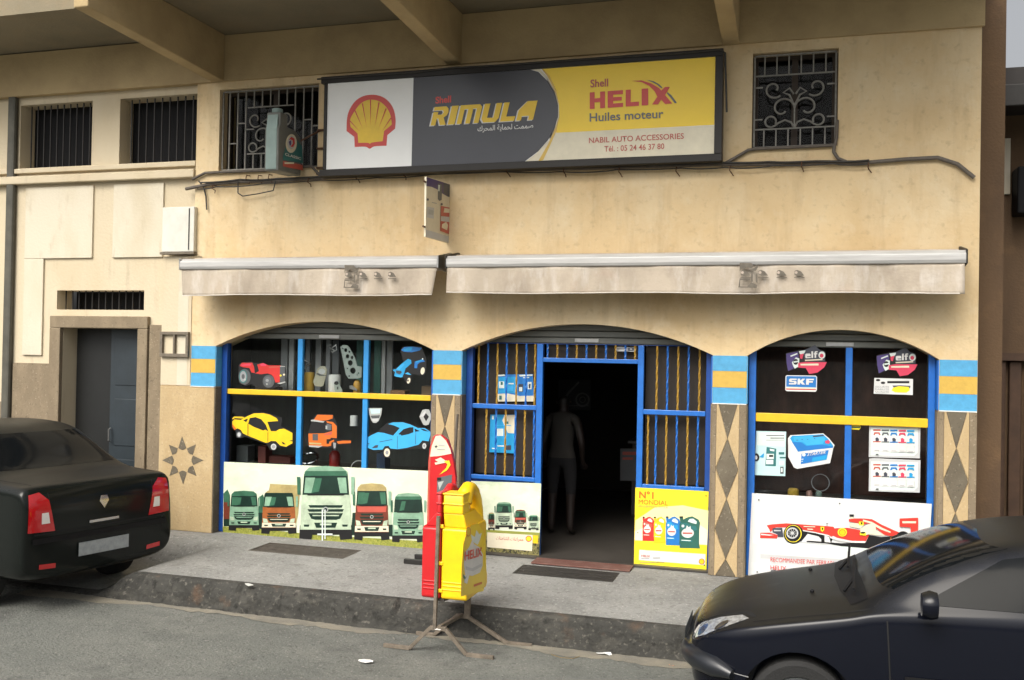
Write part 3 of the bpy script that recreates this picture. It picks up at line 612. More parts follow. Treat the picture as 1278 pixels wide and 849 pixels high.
truck(t, ('Y', PY), (491, 616, 528, 677), 'truckmint', 'truckdark', 'truckmint', 'truckmint', 'truckmint', .0050)
art('star_ornament', t, ('Y', PY), [('pale', rect(401.5, 636, 403, 676)), ('pale', rect(405, 636, 406.3, 673)), ('pale', rect(396, 666, 415, 668))], lift=.0135)
t = poster('small_truck_poster', 'green toned poster of lorries over pebbles left of the doorway', 'poster', [(588, 600.5), (675.3, 603.5), (672.8, 697.5), (585.5, 690)], PY+.018, greensky_print)
Yp = PY+.018
art('printed_ground', t, ('Y', Yp), [('grassgreen', [(587, 660), (673.6, 665), (673.4, 672), (586.8, 668)]), (pebble_print, [(586.3, 668), (673.4, 672), (672.8, 697.2), (585.8, 689.8)]), ('cream', [(608, 664.5), (665, 668), (664, 688), (608, 683)]), ('yellow', [(665.3, 668.2), (671.5, 668.8), (671.2, 678.6), (664.8, 678)]), ('shellred', ell(659.8, 672.5, 3.8)), ('lemon', ell(659.8, 672.5, 2.9))], lift=.0012)
truck(t, ('Y', Yp), (619, 627, 639, 660.5), 'truckpale', 'truckmid', 'truckmint', 'truckpale', 'truckpale', .0045)
truck(t, ('Y', Yp), (642.5, 636.5, 656.5, 661), 'truckred', 'truckmid', 'truckred', 'tomato', 'cream', .0045)
truck(t, ('Y', Yp), (660, 643, 671.5, 662), 'truckpale', 'truckdark', 'truckmint', 'truckpale', 'truckpale', .0045)
truck(t, ('Y', Yp), (609.5, 640, 617, 662), 'truckred', 'truckdark', 'trucktan', 'truckred', 'cream', .0045)
AR2 = ''.join(chr(int(h, 16)) for h in "FEE3 FEA4 FEAE FED9 FE8E FE95 0020 FE8D FEDF FEB8 FE8E FEA3 FEE8 FE8E FE95".split())[::-1]
text(AR2, t, 'tomato', (619, 673.3), (653, 675.5), (619, 669), ('Y', Yp), lift=.0045)
# ---- yellow poster right of the doorway
PW = PY+.018
t = poster('yellow_oil_poster', 'yellow poster with four oil cans right of the doorway', 'poster', [(793, 608.5), (884.5, 613.5), (881.5, 715.5), (791, 708)], PW, mat('ink_poster_yellow', (.90, .70, .03), .35, var=.05, vscale=4))
TF = (790, 605, 7.38)
art('printed_ground', t, ('Y', PW), [(mat('ink_pale_yellow', (.88, .80, .40), .35, var=.10, vscale=3), [(22, 330), (200, 210), (460, 190), (696, 240), (684, 560), (520, 540), (16, 512)]), (mat('ink_pale_yellow2', (.86, .83, .62), .35, var=.06, vscale=3), [(18, 430), (250, 330), (560, 330), (688, 420), (684, 556), (16, 510)]), ('lemon', [(15, 512), (682, 556), (673, 806), (10, 756)]), ('white', [(58, 600), (668, 640), (664, 742), (54, 694)])], tf=TF, lift=.0008)
text('N°1', t, 'orange', (797.5, 621.3), (815.5, 622.6), (797.7, 612.6), ('Y', PW), bold=.022, lift=.0045)
text('MONDIAL', t, 'orange', (797, 629), (833.6, 630.8), (797.1, 623.4), ('Y', PW), bold=0, lift=.0045)
text('DES LUBRIFIANTS MOTEUR', t, 'trucktan', (796.8, 632.8), (833.6, 634.8), (796.8, 630.4), ('Y', PW), lift=.0045)
def can_print(q, c, c2, nm='printed_can'):
    x0, y0, x1, y1 = q
    def s(pts): return [(x0+(x1-x0)*u, y0+(y1-y0)*v) for u, v in pts]
    art(nm, t, ('Y', PW), [(c, s([(0, .02), (.17, .02), (.18, .10), (.30, .06), (.44, .02), (.62, .0), (.92, .10), (1.0, .20), (.96, .42), (.95, .80), (1.0, 1.0), (0, .985), (.0, .24), (.04, .20)])),
        ('pale', s([(.40, .16), (.50, .08), (.66, .07), (.84, .16), (.82, .24), (.62, .21)])), (c2, s([(.06, .20), (.34, .20), (.60, .30), (.80, .30), (.86, .42), (.70, .46), (.1, .40)])),
        ('white', s(ell(.40, .52, .30, .15))), ('white', s([(.30, .40), (.36, .28), (.44, .34), (.54, .30), (.56, .42)])), ('white', s(ell(.17, .30, .07, .045))), (c2, s([(.05, .72), (.62, .74), (.62, .80), (.05, .78)])),
        ('pale', s([(.10, .73), (.55, .745), (.55, .77), (.10, .755)])), ('tomato', s([(.16, .50), (.62, .505), (.62, .55), (.16, .545)])), ('black', s([(0, .0), (.17, .0), (.17, .045), (0, .045)]))], tf=TF, lift=.0045, step=.0003)
can_print((88, 295, 196, 520), 'red', 'tomato'); can_print((192, 296, 304, 540), 'yellow', 'lemon'); can_print((303, 293, 436, 560), 'blue', 'cyan'); can_print((428, 292, 618, 588), 'green', 'teal')
text('HELIX', t, 'tomato', (800.5, 695), (811.5, 695.8), (800.5, 692.4), ('Y', PW), bold=.02, lift=.0045)
art('printed_badge', t, ('Y', PW), [('tomato', ell(632, 708, 27)), ('yellow', ell(632, 708, 21)), ('grey', rect(185, 672, 250, 678)), ('grey', rect(76, 676, 150, 680)), ('trucktan', rect(60, 712, 290, 718)), ('black', ell(657, 742, 6)), ('black', ell(672, 103, 5)), ('black', ell(45, 442, 5))], tf=TF, lift=.0045)
# ---- racing car poster
PF = PY
t = poster('racing_car_poster', 'white poster with a red racing car across the foot of the right display window', 'poster', [(938.5, 615.5), (1163, 629), (1156, 741), (933.5, 719.5)], PF, mat('ink_poster_white', (.70, .71, .70), .3, var=.04, vscale=4))
T1 = (940, 630, 11.618); T2 = (1040, 630, 11.618)
art('printed_ground', t, ('Y', PF), [('pale', [(0, 420), (500, 540), (1278, 600), (2450, 640), (2430, 1000), (0, 780)]), (mat('ink_poster_white2', (.66, .68, .67), .3, var=.04, vscale=4), [(-10, 560), (700, 640), (2440, 760), (2430, 1060), (-30, 830)]), ('lgrey', [(105, 715), (1278, 790), (1278, 840), (105, 780)])], tf=T1, lift=.0006)
o = 1162  # crop 2 starts 1162 crop pixels to the right of crop 1
art('printed_racing_car', t, ('Y', PF), [
    ('lgrey', [(380, 545), (700, 555), (1278, 602), (2100, 650), (2100, 630), (1278, 580), (700, 540)]),
    ('black', [(770, 525), (1000, 535), (1278, 560), (o+470, 545), (o+520, 440), (o+700, 470), (o+900, 450), (o+960, 560), (o+930, 640), (o+700, 650), (1278, 602), (1040, 560), (780, 545)]),
    ('shellred', [(195, 300), (280, 285), (480, 270), (760, 290), (1060, 310), (1165, 320), (1180, 345), (o+60, 340), (o+200, 335), (o+380, 365), (o+520, 440), (o+465, 540), (o+250, 520), (o+60, 480), (o+0, 470), (1160, 480), (1100, 450), (900, 395), (720, 365), (560, 330), (330, 330), (270, 380), (250, 400), (235, 360)]),
    ('black', [(720, 380), (900, 405), (1100, 455), (1150, 500), (1130, 550), (990, 545), (985, 500), (950, 460), (790, 420), (750, 470), (690, 540), (670, 480)]),
    ('white', [(800, 430), (940, 465), (985, 505), (985, 535), (790, 520)]), ('white', [(1035, 440), (1100, 470), (1125, 550), (1035, 540)]),
    ('white', [(720, 372), (900, 398), (1090, 440), (1150, 478), (1100, 460), (900, 412), (720, 384)]),
    ('shellred', [(105, 405), (240, 405), (360, 440), (345, 490), (100, 485)]), ('white', [(115, 420), (200, 430), (300, 440), (240, 450), (115, 440)]),
    ('navy', [(280, 340), (420, 335), (440, 470), (360, 470), (350, 430), (280, 400)]), ('lgrey', [(300, 365), (400, 370), (400, 385), (300, 385)]),
    ('black', ell(585, 425, 145, 143, 32)), ('lemon', ell(580, 420, 122, 125, 32)), ('black', ell(578, 420, 112, 117, 32)), ('lgrey', ell(568, 412, 86, 82, 28)), ('black', ell(568, 412, 66, 62, 24)), ('lgrey', ell(568, 412, 26, 24))]
    + [('lgrey', [(568+22*math.cos(a-.12), 412+22*math.sin(a-.12)), (568+70*math.cos(a-.05), 412+66*math.sin(a-.05)), (568+70*math.cos(a+.05), 412+66*math.sin(a+.05)), (568+22*math.cos(a+.12), 412+22*math.sin(a+.12))]) for a in [k*.628 for k in range(10)]] + [
    ('lemon', [(977, 320), (1030, 320), (1028, 370), (1003, 395), (979, 370)]), ('black', [(995, 335), (1012, 332), (1018, 350), (1005, 375), (993, 355)]),
    ('lemon', ell(o+130, 400, 68, 62)), ('orange', ell(o+130, 402, 50, 46)), ('yellow', ell(o+130, 404, 40, 38)),
    ('cream', [(730, 310), (900, 315), (900, 328), (730, 322)]), ('cream', [(785, 345), (870, 352), (868, 366), (785, 360)]),
    ('shellred', [(o+225, 210), (o+300, 200), (o+440, 200), (o+560, 210), (o+700, 290), (o+900, 380), (o+1000, 420), (o+1000, 450), (o+840, 455), (o+740, 440), (o+600, 330), (o+500, 270), (o+420, 300), (o+360, 270), (o+225, 245)]),
    ('cream', [(o+395, 345), (o+530, 280), (o+610, 290), (o+620, 370), (o+760, 450), (o+640, 445), (o+520, 430), (o+470, 440), (o+390, 440)]),
    ('cream', [(o+430, 215), (o+560, 250), (o+700, 330), (o+830, 390), (o+830, 410), (o+690, 360), (o+540, 275), (o+430, 240)]), ('cream', [(o+230, 265), (o+350, 270), (o+440, 300), (o+390, 345), (o+300, 330), (o+230, 310)]),
    ('lemon', rect(o+372, 245, o+440, 300)), ('black', [(o+395, 258), (o+420, 255), (o+425, 275), (o+405, 292)]),
    ('lemon', [(o+385, 400), (o+470, 405), (o+475, 450), (o+385, 440)]), ('black', ell(o+428, 408, 36, 13)),
    ('white', [(o+0, 455), (o+120, 510), (o+280, 525), (o+465, 528), (o+462, 556), (o+280, 552), (o+80, 525), (o-60, 480)]),
    ('black', [(o+232, 140), (o+300, 142), (o+295, 178), (o+235, 175)]), ('cream', rect(o+250, 178, o+290, 205)), ('black', rect(1058, 270, 1090, 277)), ('black', rect(1066, 277, 1074, 305)),
    ('shellred', [(o+960, 200), (o+1230, 190), (o+1230, 560), (o+1130, 540), (o+1120, 330), (o+960, 320)]), ('cream', rect(o+1000, 240, o+1200, 270)), ('black', ell(o+1010, 500, 110, 115)), ('dgrey', ell(o+1010, 500, 60, 62))], tf=T1, lift=.0028, step=.00025)
text('RECOMMANDEE PAR FERRARI', t, 'red', (961.5, 701), (1040.5, 706), (961.7, 695.6), ('Y', PF), bold=0, lift=.018)
text('HELIX', t, 'red', (961.5, 711), (981.5, 712.4), (961.5, 705.6), ('Y', PF), bold=.008, lift=.018)
text('Huiles moteur', t, 'dgrey', (990, 711.6), (1020, 713.6), (990, 708.8), ('Y', PF), lift=.018)
for _k, _it in enumerate([('dgrey', [(962, 712), (968, 711), (969.5, 718), (968, 720.5), (962.5, 720)]), ('black', ell(947, 624, .9)), ('black', ell(1048, 628.5, .9)), ('black', ell(945, 714, .9))]): art(['stain', 'screw', 'screw', 'screw'][_k], t, ('Y', PF), [_it], lift=.018)
# ================================================================== stickers and goods in the left display window
SY = FY+.028
def sticker(name, label, items, tf, Y=SY, cat='cut-out', group=None):
    pts = [onY(tf[0]+x/tf[2], tf[1]+y/tf[2], Y) for _, P in items[:1] for x, y in P]
    c = sum(pts, Vector())/len(pts); t = thing(name, label, cat, (c.x, Y, min(p.z for p in pts)), group)
    art('print', t, ('Y', Y), items, tf=tf, thick=.003, step=.0003); return t
T = (280, 505, 12.13)
sticker('car_decal', 'yellow sports car cut-out in the lower left pane of the display window', [
    ('black', [(110, 195), (160, 170), (330, 175), (430, 120), (600, 118), (760, 160), (880, 200), (860, 330), (1035, 420), (1040, 600), (930, 655), (800, 640), (780, 690), (690, 690), (640, 600), (320, 490), (250, 510), (180, 500), (170, 400), (110, 350)]),
    ('yellow', [(120, 260), (150, 225), (250, 235), (300, 205), (350, 175), (450, 135), (590, 130), (690, 155), (790, 205), (815, 250), (650, 262), (705, 405), (780, 405), (830, 375), (900, 365), (1030, 430), (1030, 585), (935, 640), (845, 620), (780, 555), (710, 550), (665, 575), (625, 580), (350, 470), (280, 435), (250, 385), (200, 360), (150, 385), (125, 320)]),
    ('black', [(360, 290), (385, 205), (470, 190), (560, 225), (630, 310), (665, 405), (590, 395), (450, 340)]), ('black', [(285, 240), (350, 212), (355, 225), (330, 268)]),
    ('yellow', [(120, 210), (150, 183), (270, 185), (320, 205), (280, 212), (160, 205), (128, 225)]), ('yellow', [(585, 395), (620, 380), (655, 400), (650, 415), (600, 412)]),
    ('orange', [(118, 290), (150, 330), (185, 370), (150, 388), (125, 340)]), ('black', [(862, 560), (900, 575), (930, 605), (885, 600)]), ('black', [(985, 550), (1030, 538), (1030, 556)]), ('black', [(352, 290), (362, 290), (362, 470), (352, 470)]), ('black', [(655, 420), (662, 420), (662, 570), (655, 570)]),
    ('dgrey', ell(222, 455, 42, 48)), ('lgrey', ell(222, 455, 26, 32)), ('lgrey', ell(745, 640, 42, 46)), ('grey', ell(745, 640, 26, 28))], T)
T = (450, 500, 10.61)
sticker('car_decal', 'bright blue sports car cut-out in the lower right pane of the display window', [
    ('black', [(70, 470), (230, 410), (350, 290), (560, 275), (760, 340), (935, 390), (925, 560), (870, 660), (800, 640), (400, 660), (390, 760), (300, 750), (290, 660), (70, 630)]),
    ('sky', [(75, 500), (150, 455), (230, 420), (310, 430), (430, 465), (520, 365), (440, 330), (365, 312), (430, 290), (560, 288), (660, 318), (760, 365), (850, 365), (920, 410), (930, 440), (900, 540), (820, 530), (770, 585), (620, 625), (490, 645), (395, 635), (370, 600), (320, 605), (290, 650), (170, 655), (75, 620)]),
    ('black', [(500, 445), (570, 380), (650, 355), (700, 355), (700, 420), (640, 445), (545, 465)]), ('black', [(715, 370), (785, 405), (722, 415)]), ('black', [(790, 375), (840, 378), (910, 412), (830, 400)]),
    ('navy', [(150, 630), (190, 595), (235, 588), (225, 625)]), ('navy', [(75, 562), (120, 570), (120, 580), (75, 578)]), ('navy', [(75, 590), (110, 598), (75, 604)]), ('navy', rect(484, 470, 489, 640)), ('navy', [(730, 420), (735, 420), (728, 580), (722, 580)]), ('navy', [(250, 545), (420, 512), (420, 518), (250, 551)]),
    ('sky', [(490, 460), (530, 450), (535, 470), (500, 480)]),
    ('black', ell(348, 685, 50, 66)), ('cream', ell(350, 690, 40, 56)), ('grey', ell(350, 690, 20, 28)), ('black', ell(842, 600, 40, 52)), ('lgrey', ell(844, 602, 26, 38)), ('grey', ell(844, 602, 13, 18))], T)
T = (290, 440, 14.15)
sticker('tractor_decal', 'red tractor cut-out in the upper left pane of the display window', [
    ('black', [(110, 220), (180, 170), (340, 165), (420, 190), (540, 180), (640, 225), (940, 235), (950, 540), (700, 640), (520, 640), (330, 560), (230, 590), (120, 540), (105, 360)]),
    ('red', [(130, 235), (170, 180), (250, 185), (350, 180), (385, 260), (395, 365), (340, 355), (300, 275), (170, 258)]), ('pink', [(150, 215), (300, 195), (340, 200), (320, 235), (170, 240)]), ('red', [(440, 215), (540, 185), (640, 230), (850, 230), (835, 530), (760, 530), (730, 440), (690, 395), (620, 370), (500, 385), (400, 370), (470, 330)]), ('pink', [(490, 205), (545, 190), (600, 215), (590, 240), (500, 240)]), ('tomato', [(650, 250), (835, 240), (835, 262), (650, 275)]),
    ('dgrey', rect(838, 250, 930, 520)), ('lemon', ell(852, 408, 17)), ('cream', ell(912, 392, 18)), ('silver', [(790, 545), (930, 512), (945, 530), (850, 560)]), ('silver', [(845, 240), (935, 240), (930, 252), (845, 252)]),
    ('dgrey', ell(215, 430, 108, 140, 28, 0)), ('teal', ell(190, 425, 72, 115)), ('grey', ell(190, 425, 58, 98)), ('silver', ell(220, 480, 18)), ('dgrey', ell(190, 425, 28, 44)),
    ('dgrey', ell(640, 510, 105, 115)), ('slate', ell(625, 505, 62, 78)), ('grey', ell(615, 495, 28, 26)), ('silver', rect(600, 545, 620, 575))], T)
T = (480, 425, 9.99)
sticker('tractor_decal', 'blue tractor cut-out in the upper right pane of the display window', [
    ('black', [(95, 365), (240, 290), (200, 130), (220, 80), (460, 75), (520, 230), (520, 400), (470, 440), (340, 420), (335, 520), (300, 550), (260, 520), (240, 470), (120, 440)]),
    ('blue', [(205, 120), (245, 82), (340, 76), (465, 92), (440, 125), (340, 148), (240, 142)]), ('cyan', [(230, 115), (300, 85), (350, 85), (330, 130), (250, 132)]),
    ('cyan', [(95, 365), (140, 360), (200, 300), (290, 230), (330, 245), (335, 285), (260, 350), (240, 420), (205, 465), (120, 445), (130, 395)]), ('sky', [(150, 350), (230, 290), (250, 300), (180, 370)]), ('navy', [(140, 375), (205, 380), (215, 400), (190, 425), (145, 410)]), ('sky', [(130, 440), (225, 435), (225, 455), (150, 455)]),
    ('blue', [(370, 345), (375, 265), (470, 235), (505, 262), (440, 275), (410, 300), (405, 348)]), ('cyan', [(390, 262), (460, 240), (470, 250), (400, 280)]), ('sky', [(250, 415), (290, 398), (335, 430), (290, 425)]),
    ('black', ell(475, 380, 40, 62)), ('cream', ell(474, 380, 25, 45, 20, .15)), ('black', ell(295, 500, 32, 46)), ('cream', ell(300, 502, 21, 36, 20, .25)), ('black', ell(292, 500, 10, 14)), ('pale', rect(468, 222, 480, 240))], T)
T = (375, 505, 10.61)
sticker('truck_decal', 'orange truck cut-out in the lower middle pane of the display window', [
    ('black', [(100, 370), (150, 220), (200, 130), (430, 130), (490, 260), (490, 460), (680, 480), (670, 530), (470, 540), (440, 580), (320, 580), (110, 570)]),
    ('orange', [(175, 205), (225, 135), (430, 140), (425, 185), (350, 210), (270, 215)]), ('silver', [(135, 205), (180, 200), (320, 225), (300, 240), (140, 220)]),
    ('orange', [(345, 220), (430, 232), (480, 285), (480, 445), (400, 440), (370, 555), (110, 545), (105, 385), (320, 380), (420, 350), (415, 260), (350, 240)]), ('tomato', [(310, 395), (420, 355), (410, 400), (310, 410)]), ('slate', [(345, 250), (410, 268), (408, 340), (345, 340)]), ('silver', rect(332, 280, 355, 325)),
    ('dgrey', rect(160, 390, 232, 475)), ('trucktan', [(115, 500), (275, 512), (275, 530), (115, 525)]), ('silver', [(110, 540), (295, 548), (240, 572), (115, 560)]), ('black', [(345, 460), (440, 455), (385, 520), (345, 520)]), ('orange', [(370, 550), (385, 490), (440, 465), (450, 485), (410, 505), (405, 550)]), ('grey', [(430, 500), (470, 510), (465, 580), (440, 580)]),
    ('orange', [(480, 490), (560, 478), (670, 480), (665, 510), (500, 520)])], T)
T = (450, 500, 10.61)
sticker('badge_decal', 'silver shield badge in the display window above the blue car cut-out', [('silver', [(105, 100), (285, 100), (275, 180), (240, 270), (205, 298), (165, 295), (140, 260), (115, 180)]), ('paleteal', [(125, 110), (265, 112), (255, 170), (140, 175)]), ('dgrey', [(130, 200), (260, 195), (245, 235), (150, 240)]), ('lgrey', [(145, 240), (245, 235), (225, 275), (165, 275)])], T, cat='badge')
sticker('badge_decal', 'silver diamond badge in the corner of the left display window', [('silver', [(860, 115), (905, 120), (945, 215), (900, 320), (855, 330), (830, 320), (778, 215), (820, 125)]), ('black', [(865, 165), (905, 215), (868, 278), (832, 215)]), ('lgrey', [(778, 215), (832, 215), (865, 165), (860, 130)])], T, cat='badge')
# goods on the shelf behind the glass
GY = .31
MB().box(-4.60, -1.78, .22, .90, 1.775, 1.79).build('display_shelf', mat('shelf_dark', (.06, .05, .04), .6), B)
def shelf_z(): return 1.7905
def canister(name, label, px0, px1, pyt, m, z0, cap=None, Y=GY, neck=False, cat='canister', group=None):
    a, c = onY(px0, pyt, Y), onY(px1, pyt, Y); r = (c.x-a.x)/2; zt = a.z; cx_ = (a.x+c.x)/2
    t = thing(name, label, cat, (cx_, Y, z0), group); pr = [(r*.96, z0), (r, z0+.01), (r, zt-.015), (r*.93, zt), (.01, zt+.002)]
    if neck: pr = [(r*.96, z0), (r, z0+.01), (r, zt-.05), (r*.8, zt-.02), (r*.4, zt), (.01, zt+.002)]
    MB().lathe(pr, (cx_, Y, 0), 'Z', 24).build('body', m, t, smooth=True)
    MB().lathe([(r*1.015, z0+.0), (r*1.02, z0+.012), (r*1.015, z0+.02)], (cx_, Y, 0), 'Z', 24).build('rim', cap or m, t, smooth=True)
    return t
canister('oil_filter', 'tall yellow filter canister on the display shelf', 381, 392, 464.5, mat('tin_yellow', (.60, .36, .04), .4, var=.2, vscale=8), shelf_z())
wf = canister('oil_filter', 'tall white filter canister on the display shelf', 411, 425, 467.5, mat('tin_white', (.72, .72, .70), .4, var=.1), shelf_z())
canister('gas_bottle', 'small ochre bottle with rounded shoulders on the display shelf', 441.5, 450.5, 474, mat('tin_ochre', (.55, .30, .04), .45, var=.2, vscale=8), shelf_z(), neck=True)
canister('oil_filter', 'small white filter canister hanging in the lower middle pane', 437.5, 446, 518.5, MATS['tin_white'], onY(441, 531.5, .30).z, Y=.30)
T = (375, 405, 8.49)
def hang(name, label, cat, items, Y, holes=()):
    base = items[0][1]; P = [onY(T[0]+x/T[2], T[1]+y/T[2], Y) for x, y in base]
    c = sum(P, Vector())/len(P); t = thing(name, label, cat, (c.x, Y, min(p.z for p in P)))
    hp = [[(lambda v: (v.x, v.z))(onY(T[0]+x/T[2], T[1]+y/T[2], Y)) for x, y in h] for h in holes]
    curve_sheet('plate', [(p.x, p.z) for p in P], hp, Y, Y+.012, INK[items[0][0]] if isinstance(items[0][0], str) else items[0][0], t)
    for nm, m, pts in items[1:]: art(nm, t, ('Y', Y), [(m, pts)], tf=T, lift=.002)
    return t
gk = mat('gasket_metal', (.44, .50, .46), .4, .6, var=.2, vscale=12)
hang('head_gasket', 'pale metal cylinder head gasket with round holes hanging in the display window', 'gasket', [(gk, [(422, 240), (450, 218), (495, 222), (520, 250), (580, 360), (600, 440), (648, 450), (645, 560), (600, 575), (510, 575), (480, 530), (455, 400)])], .25,
     [ell(480, 273, 17, 22, 12), ell(518, 289, 10, 13, 10), ell(499, 338, 19, 23, 12), ell(546, 350, 14, 19, 10), ell(527, 408, 26, 30, 14), ell(555, 490, 30, 34, 14), ell(498, 466, 8, 9, 8), ell(614, 516, 9, 10, 8), ell(515, 548, 9, 11, 8), ell(447, 255, 6, 8, 8), ell(600, 535, 6, 8, 8)])
cap_m = mat('pad_beige', (.44, .42, .32), .6, var=.2, vscale=10)
hang('brake_pads', 'pair of beige brake pads hanging in front of the yellow canister', 'brake pads', [(cap_m, [(180, 470), (215, 440), (260, 445), (280, 480), (270, 540), (240, 650), (215, 662), (150, 650), (135, 610), (145, 570)]), ('groove', 'dgrey', [(165, 525), (180, 515), (262, 540), (275, 532), (270, 545), (200, 545)]), ('groove', 'lgrey', ell(225, 500, 35, 30))], .235)
hang('pressed_bracket', 'bright pressed metal bracket leaning on the white canister', 'car part', [(gk, [(355, 620), (385, 598), (412, 605), (418, 650), (440, 690), (445, 740), (410, 770), (380, 740), (360, 690)]), ('slot', 'black', ell(380, 622, 24, 20)), ('slot', 'dgrey', rect(385, 660, 402, 690))], .235)
hang('valve_part', 'small shiny valve fitting beside the ochre bottle', 'car part', [(steel, [(518, 650), (545, 645), (600, 690), (595, 705), (520, 680)])], .25)
for nm, lb, pts in (('wire_spring', 'bent wire spring hooked above the yellow canister', [(20, 400), (45, 380), (105, 410), (60, 420), (40, 470), (20, 440), (35, 500), (60, 510), (45, 450), (85, 430), (110, 415)]),
                    ('wire_spring', 'tangled wire spring hanging at the top of the middle pane', [(280, 230), (320, 215), (340, 260), (380, 215), (390, 270), (345, 300), (320, 265), (350, 235), (300, 250), (370, 280), (330, 290)])):
    P = [onY(T[0]+x/T[2], T[1]+y/T[2], .27)+Vector((0, random.uniform(-.02, .02), 0)) for x, y in pts]
    t = MB(); t.tube(P, .006, 6); tag(t.build(nm, steel, smooth=True), lb, 'spring')
for i, (px, wd, m) in enumerate(((352, 8, 'grey'), (362, 6, 'lgrey'), (395, 7, 'grey'), (416, 8, 'slate'), (408, 5, 'grey'), (446, 8, 'green'), (468, 10, 'green'), (476, 6, 'lgrey'), (484, 7, 'grey'), (383, 5, 'slate'))):
    a, c = onY(px, 428, .60), onY(px+wd, 428, .60)
    tag(MB().box(a.x, c.x, .58, .62, 1.80, 2.50).build('profile_strip', INK[m], bevel=.004), ['narrow grey trim strip', 'thin pale trim strip', 'grey trim strip', 'dark trim strip', 'slim grey trim strip', 'green trim strip', 'wide green trim strip', 'pale double trim strip', 'dull grey trim strip', 'dark slim trim strip'][i]+' at the back of the window, number %s from the left' % ['one', 'two', 'four', 'six', 'five', 'seven', 'eight', 'nine', 'ten', 'three'][i], 'trim strip', 'trim strips standing at the back of the left window')
# boxes and bits low in the window
def carton(label, pa, pb, Y, m, d=.16, z0=None, cat='box', nm='carton'):
    a, c = onY(pa[0], pa[1], Y), onY(pb[0], pb[1], Y); z0 = c.z if z0 is None else z0
    t = MB(); t.box(a.x, c.x, Y, Y+d, z0, a.z); return tag(t.build(nm, m, bevel=.006), label, cat)
carton('brown leaning carton under the blue tractor cut-out', (487, 487), (505, 500), .46, mat('carton_brown', (.30, .15, .07), .8, var=.2), z0=1.791)
carton('pale brown carton in the right corner of the upper window shelf', (526, 482), (538, 500), .48, mat('carton_tan', (.42, .28, .16), .8, var=.2), z0=1.791)
carton('grey brown carton under the red tractor cut-out', (318, 482), (348, 498), .50, mat('carton_grey', (.16, .13, .11), .8, var=.2), z0=1.791)
LZ = .95
MB().box(-4.60, -1.78, .22, .90, .94, .955).build('display_shelf', MATS['shelf_dark'], B)
t = thing('fire_extinguisher', 'red extinguisher standing in the lower middle pane of the display window', 'extinguisher', onY(418, 583, .45))
a = onY(411.5, 570, .45); c = onY(424, 570, .45); r = (c.x-a.x)/2; cx_ = (a.x+c.x)/2; zt = onY(418, 562, .45).z
MB().lathe([(r*.95, .956), (r, .97), (r, zt-.05), (r*.6, zt-.01), (r*.25, zt)], (cx_, .45, 0), 'Z', 20).build('body', mat('ext_red', (.32, .02, .015), .3), t, smooth=True)
MB().lathe([(r*.3, zt), (r*.3, zt+.05), (r*.1, zt+.06)], (cx_, .45, 0), 'Z', 12).build('valve', steel, t, smooth=True)
t = thing('chrome_ring', 'silver chrome trim ring lying in the lower middle pane', 'trim ring', onY(387, 578, .40)); rc = onY(386, 572, .40); R_ = .105
MB().tube([rc+Vector((R_*math.cos(k*.3307), R_*.8*math.sin(k*.3307), .055*math.sin(k*.3307))) for k in range(19)], .017, 8, closed=True).build('ring', mat('chrome', (.7, .7, .7), .15, 1.0), t, smooth=True)
t = thing('wire_hoop', 'pale wire hoop behind the glass beside the mullion', 'hoop', onY(447, 580, .36))
MB().tube([onY(448+10*math.cos(k*.33), 585-10*math.sin(k*.33), .36) for k in range(10)], .006, 6).build('hoop', INK['lgrey'], t, smooth=True)
carton('grey carton standing under the yellow car cut-out', (295, 556), (309, 580), .44, mat('carton_slate', (.12, .13, .13), .7, var=.2), z0=.956)
carton('white edged dark red carton under the yellow car cut-out', (322, 557), (331, 581), .42, mat('carton_red', (.16, .04, .03), .7, var=.2), z0=.956)
carton('wide dull red carton low behind the glass', (333, 569), (362, 584), .50, MATS['carton_red'], z0=.956)
carton('dark blue carton low in the right pane of the left window', (470, 566), (480, 586), .44, mat('carton_blue', (.03, .06, .12), .6), z0=.956)
# ================================================================== right display window stickers
T = (975, 425, 7.1)
def elf(dx, dy, label):
    s = lambda P: [(x+dx, y+dy) for x, y in P]
    t = sticker('oil_sticker', label, [('black', s([(40, 115), (160, 85), (200, 90), (300, 40), (335, 80), (390, 100), (390, 185), (405, 195), (380, 240), (320, 285), (245, 300), (215, 245), (150, 245), (60, 275), (45, 200)])),
        ('navy', s([(195, 90), (300, 42), (335, 82), (385, 100), (385, 185), (210, 185)])), ('purple', s([(45, 118), (150, 98), (160, 220), (105, 250), (62, 272), (48, 200)])), ('pale', s([(80, 135), (140, 112), (145, 122), (85, 146)])), ('pale', s([(95, 195), (130, 150), (160, 160), (158, 230), (120, 250), (105, 225)])), ('black', s(ell(128, 190, 22, 26))), ('pale', s([(110, 185), (150, 180), (150, 192), (112, 198)])),
        ('pink', s([(150, 200), (210, 190), (405, 193), (380, 240), (320, 285), (248, 298), (218, 245), (150, 240)])), ('pale', s([(155, 95), (215, 88), (210, 105), (190, 130), (165, 120)])), ('pink', s([(165, 125), (200, 115), (185, 165), (168, 160)])),
        ('cream', s([(170, 208), (330, 204), (332, 222), (172, 222)])), ('cream', s([(210, 172), (365, 164), (366, 174), (212, 182)])), ('pale', s(ell(360, 130, 30, 32))), ('pink', s(ell(358, 135, 17, 18)))], T, cat='sticker', group='oil stickers')
    X = lambda x, y: (975+(x+dx)/7.1, 425+(y+dy)/7.1)
    blocks('elf', t, 'white', X(213, 158), X(322, 153), X(213, 118), ('Y', SY), lift=.006, gap=.14, widths={'e': 1.1, 'l': .36, 'f': .75})
elf(0, 0, 'purple and pink oil sticker in the left pane above the blue bearing sticker'); elf(803, 20, 'purple and pink oil sticker in the right pane above the brake pad sticker')
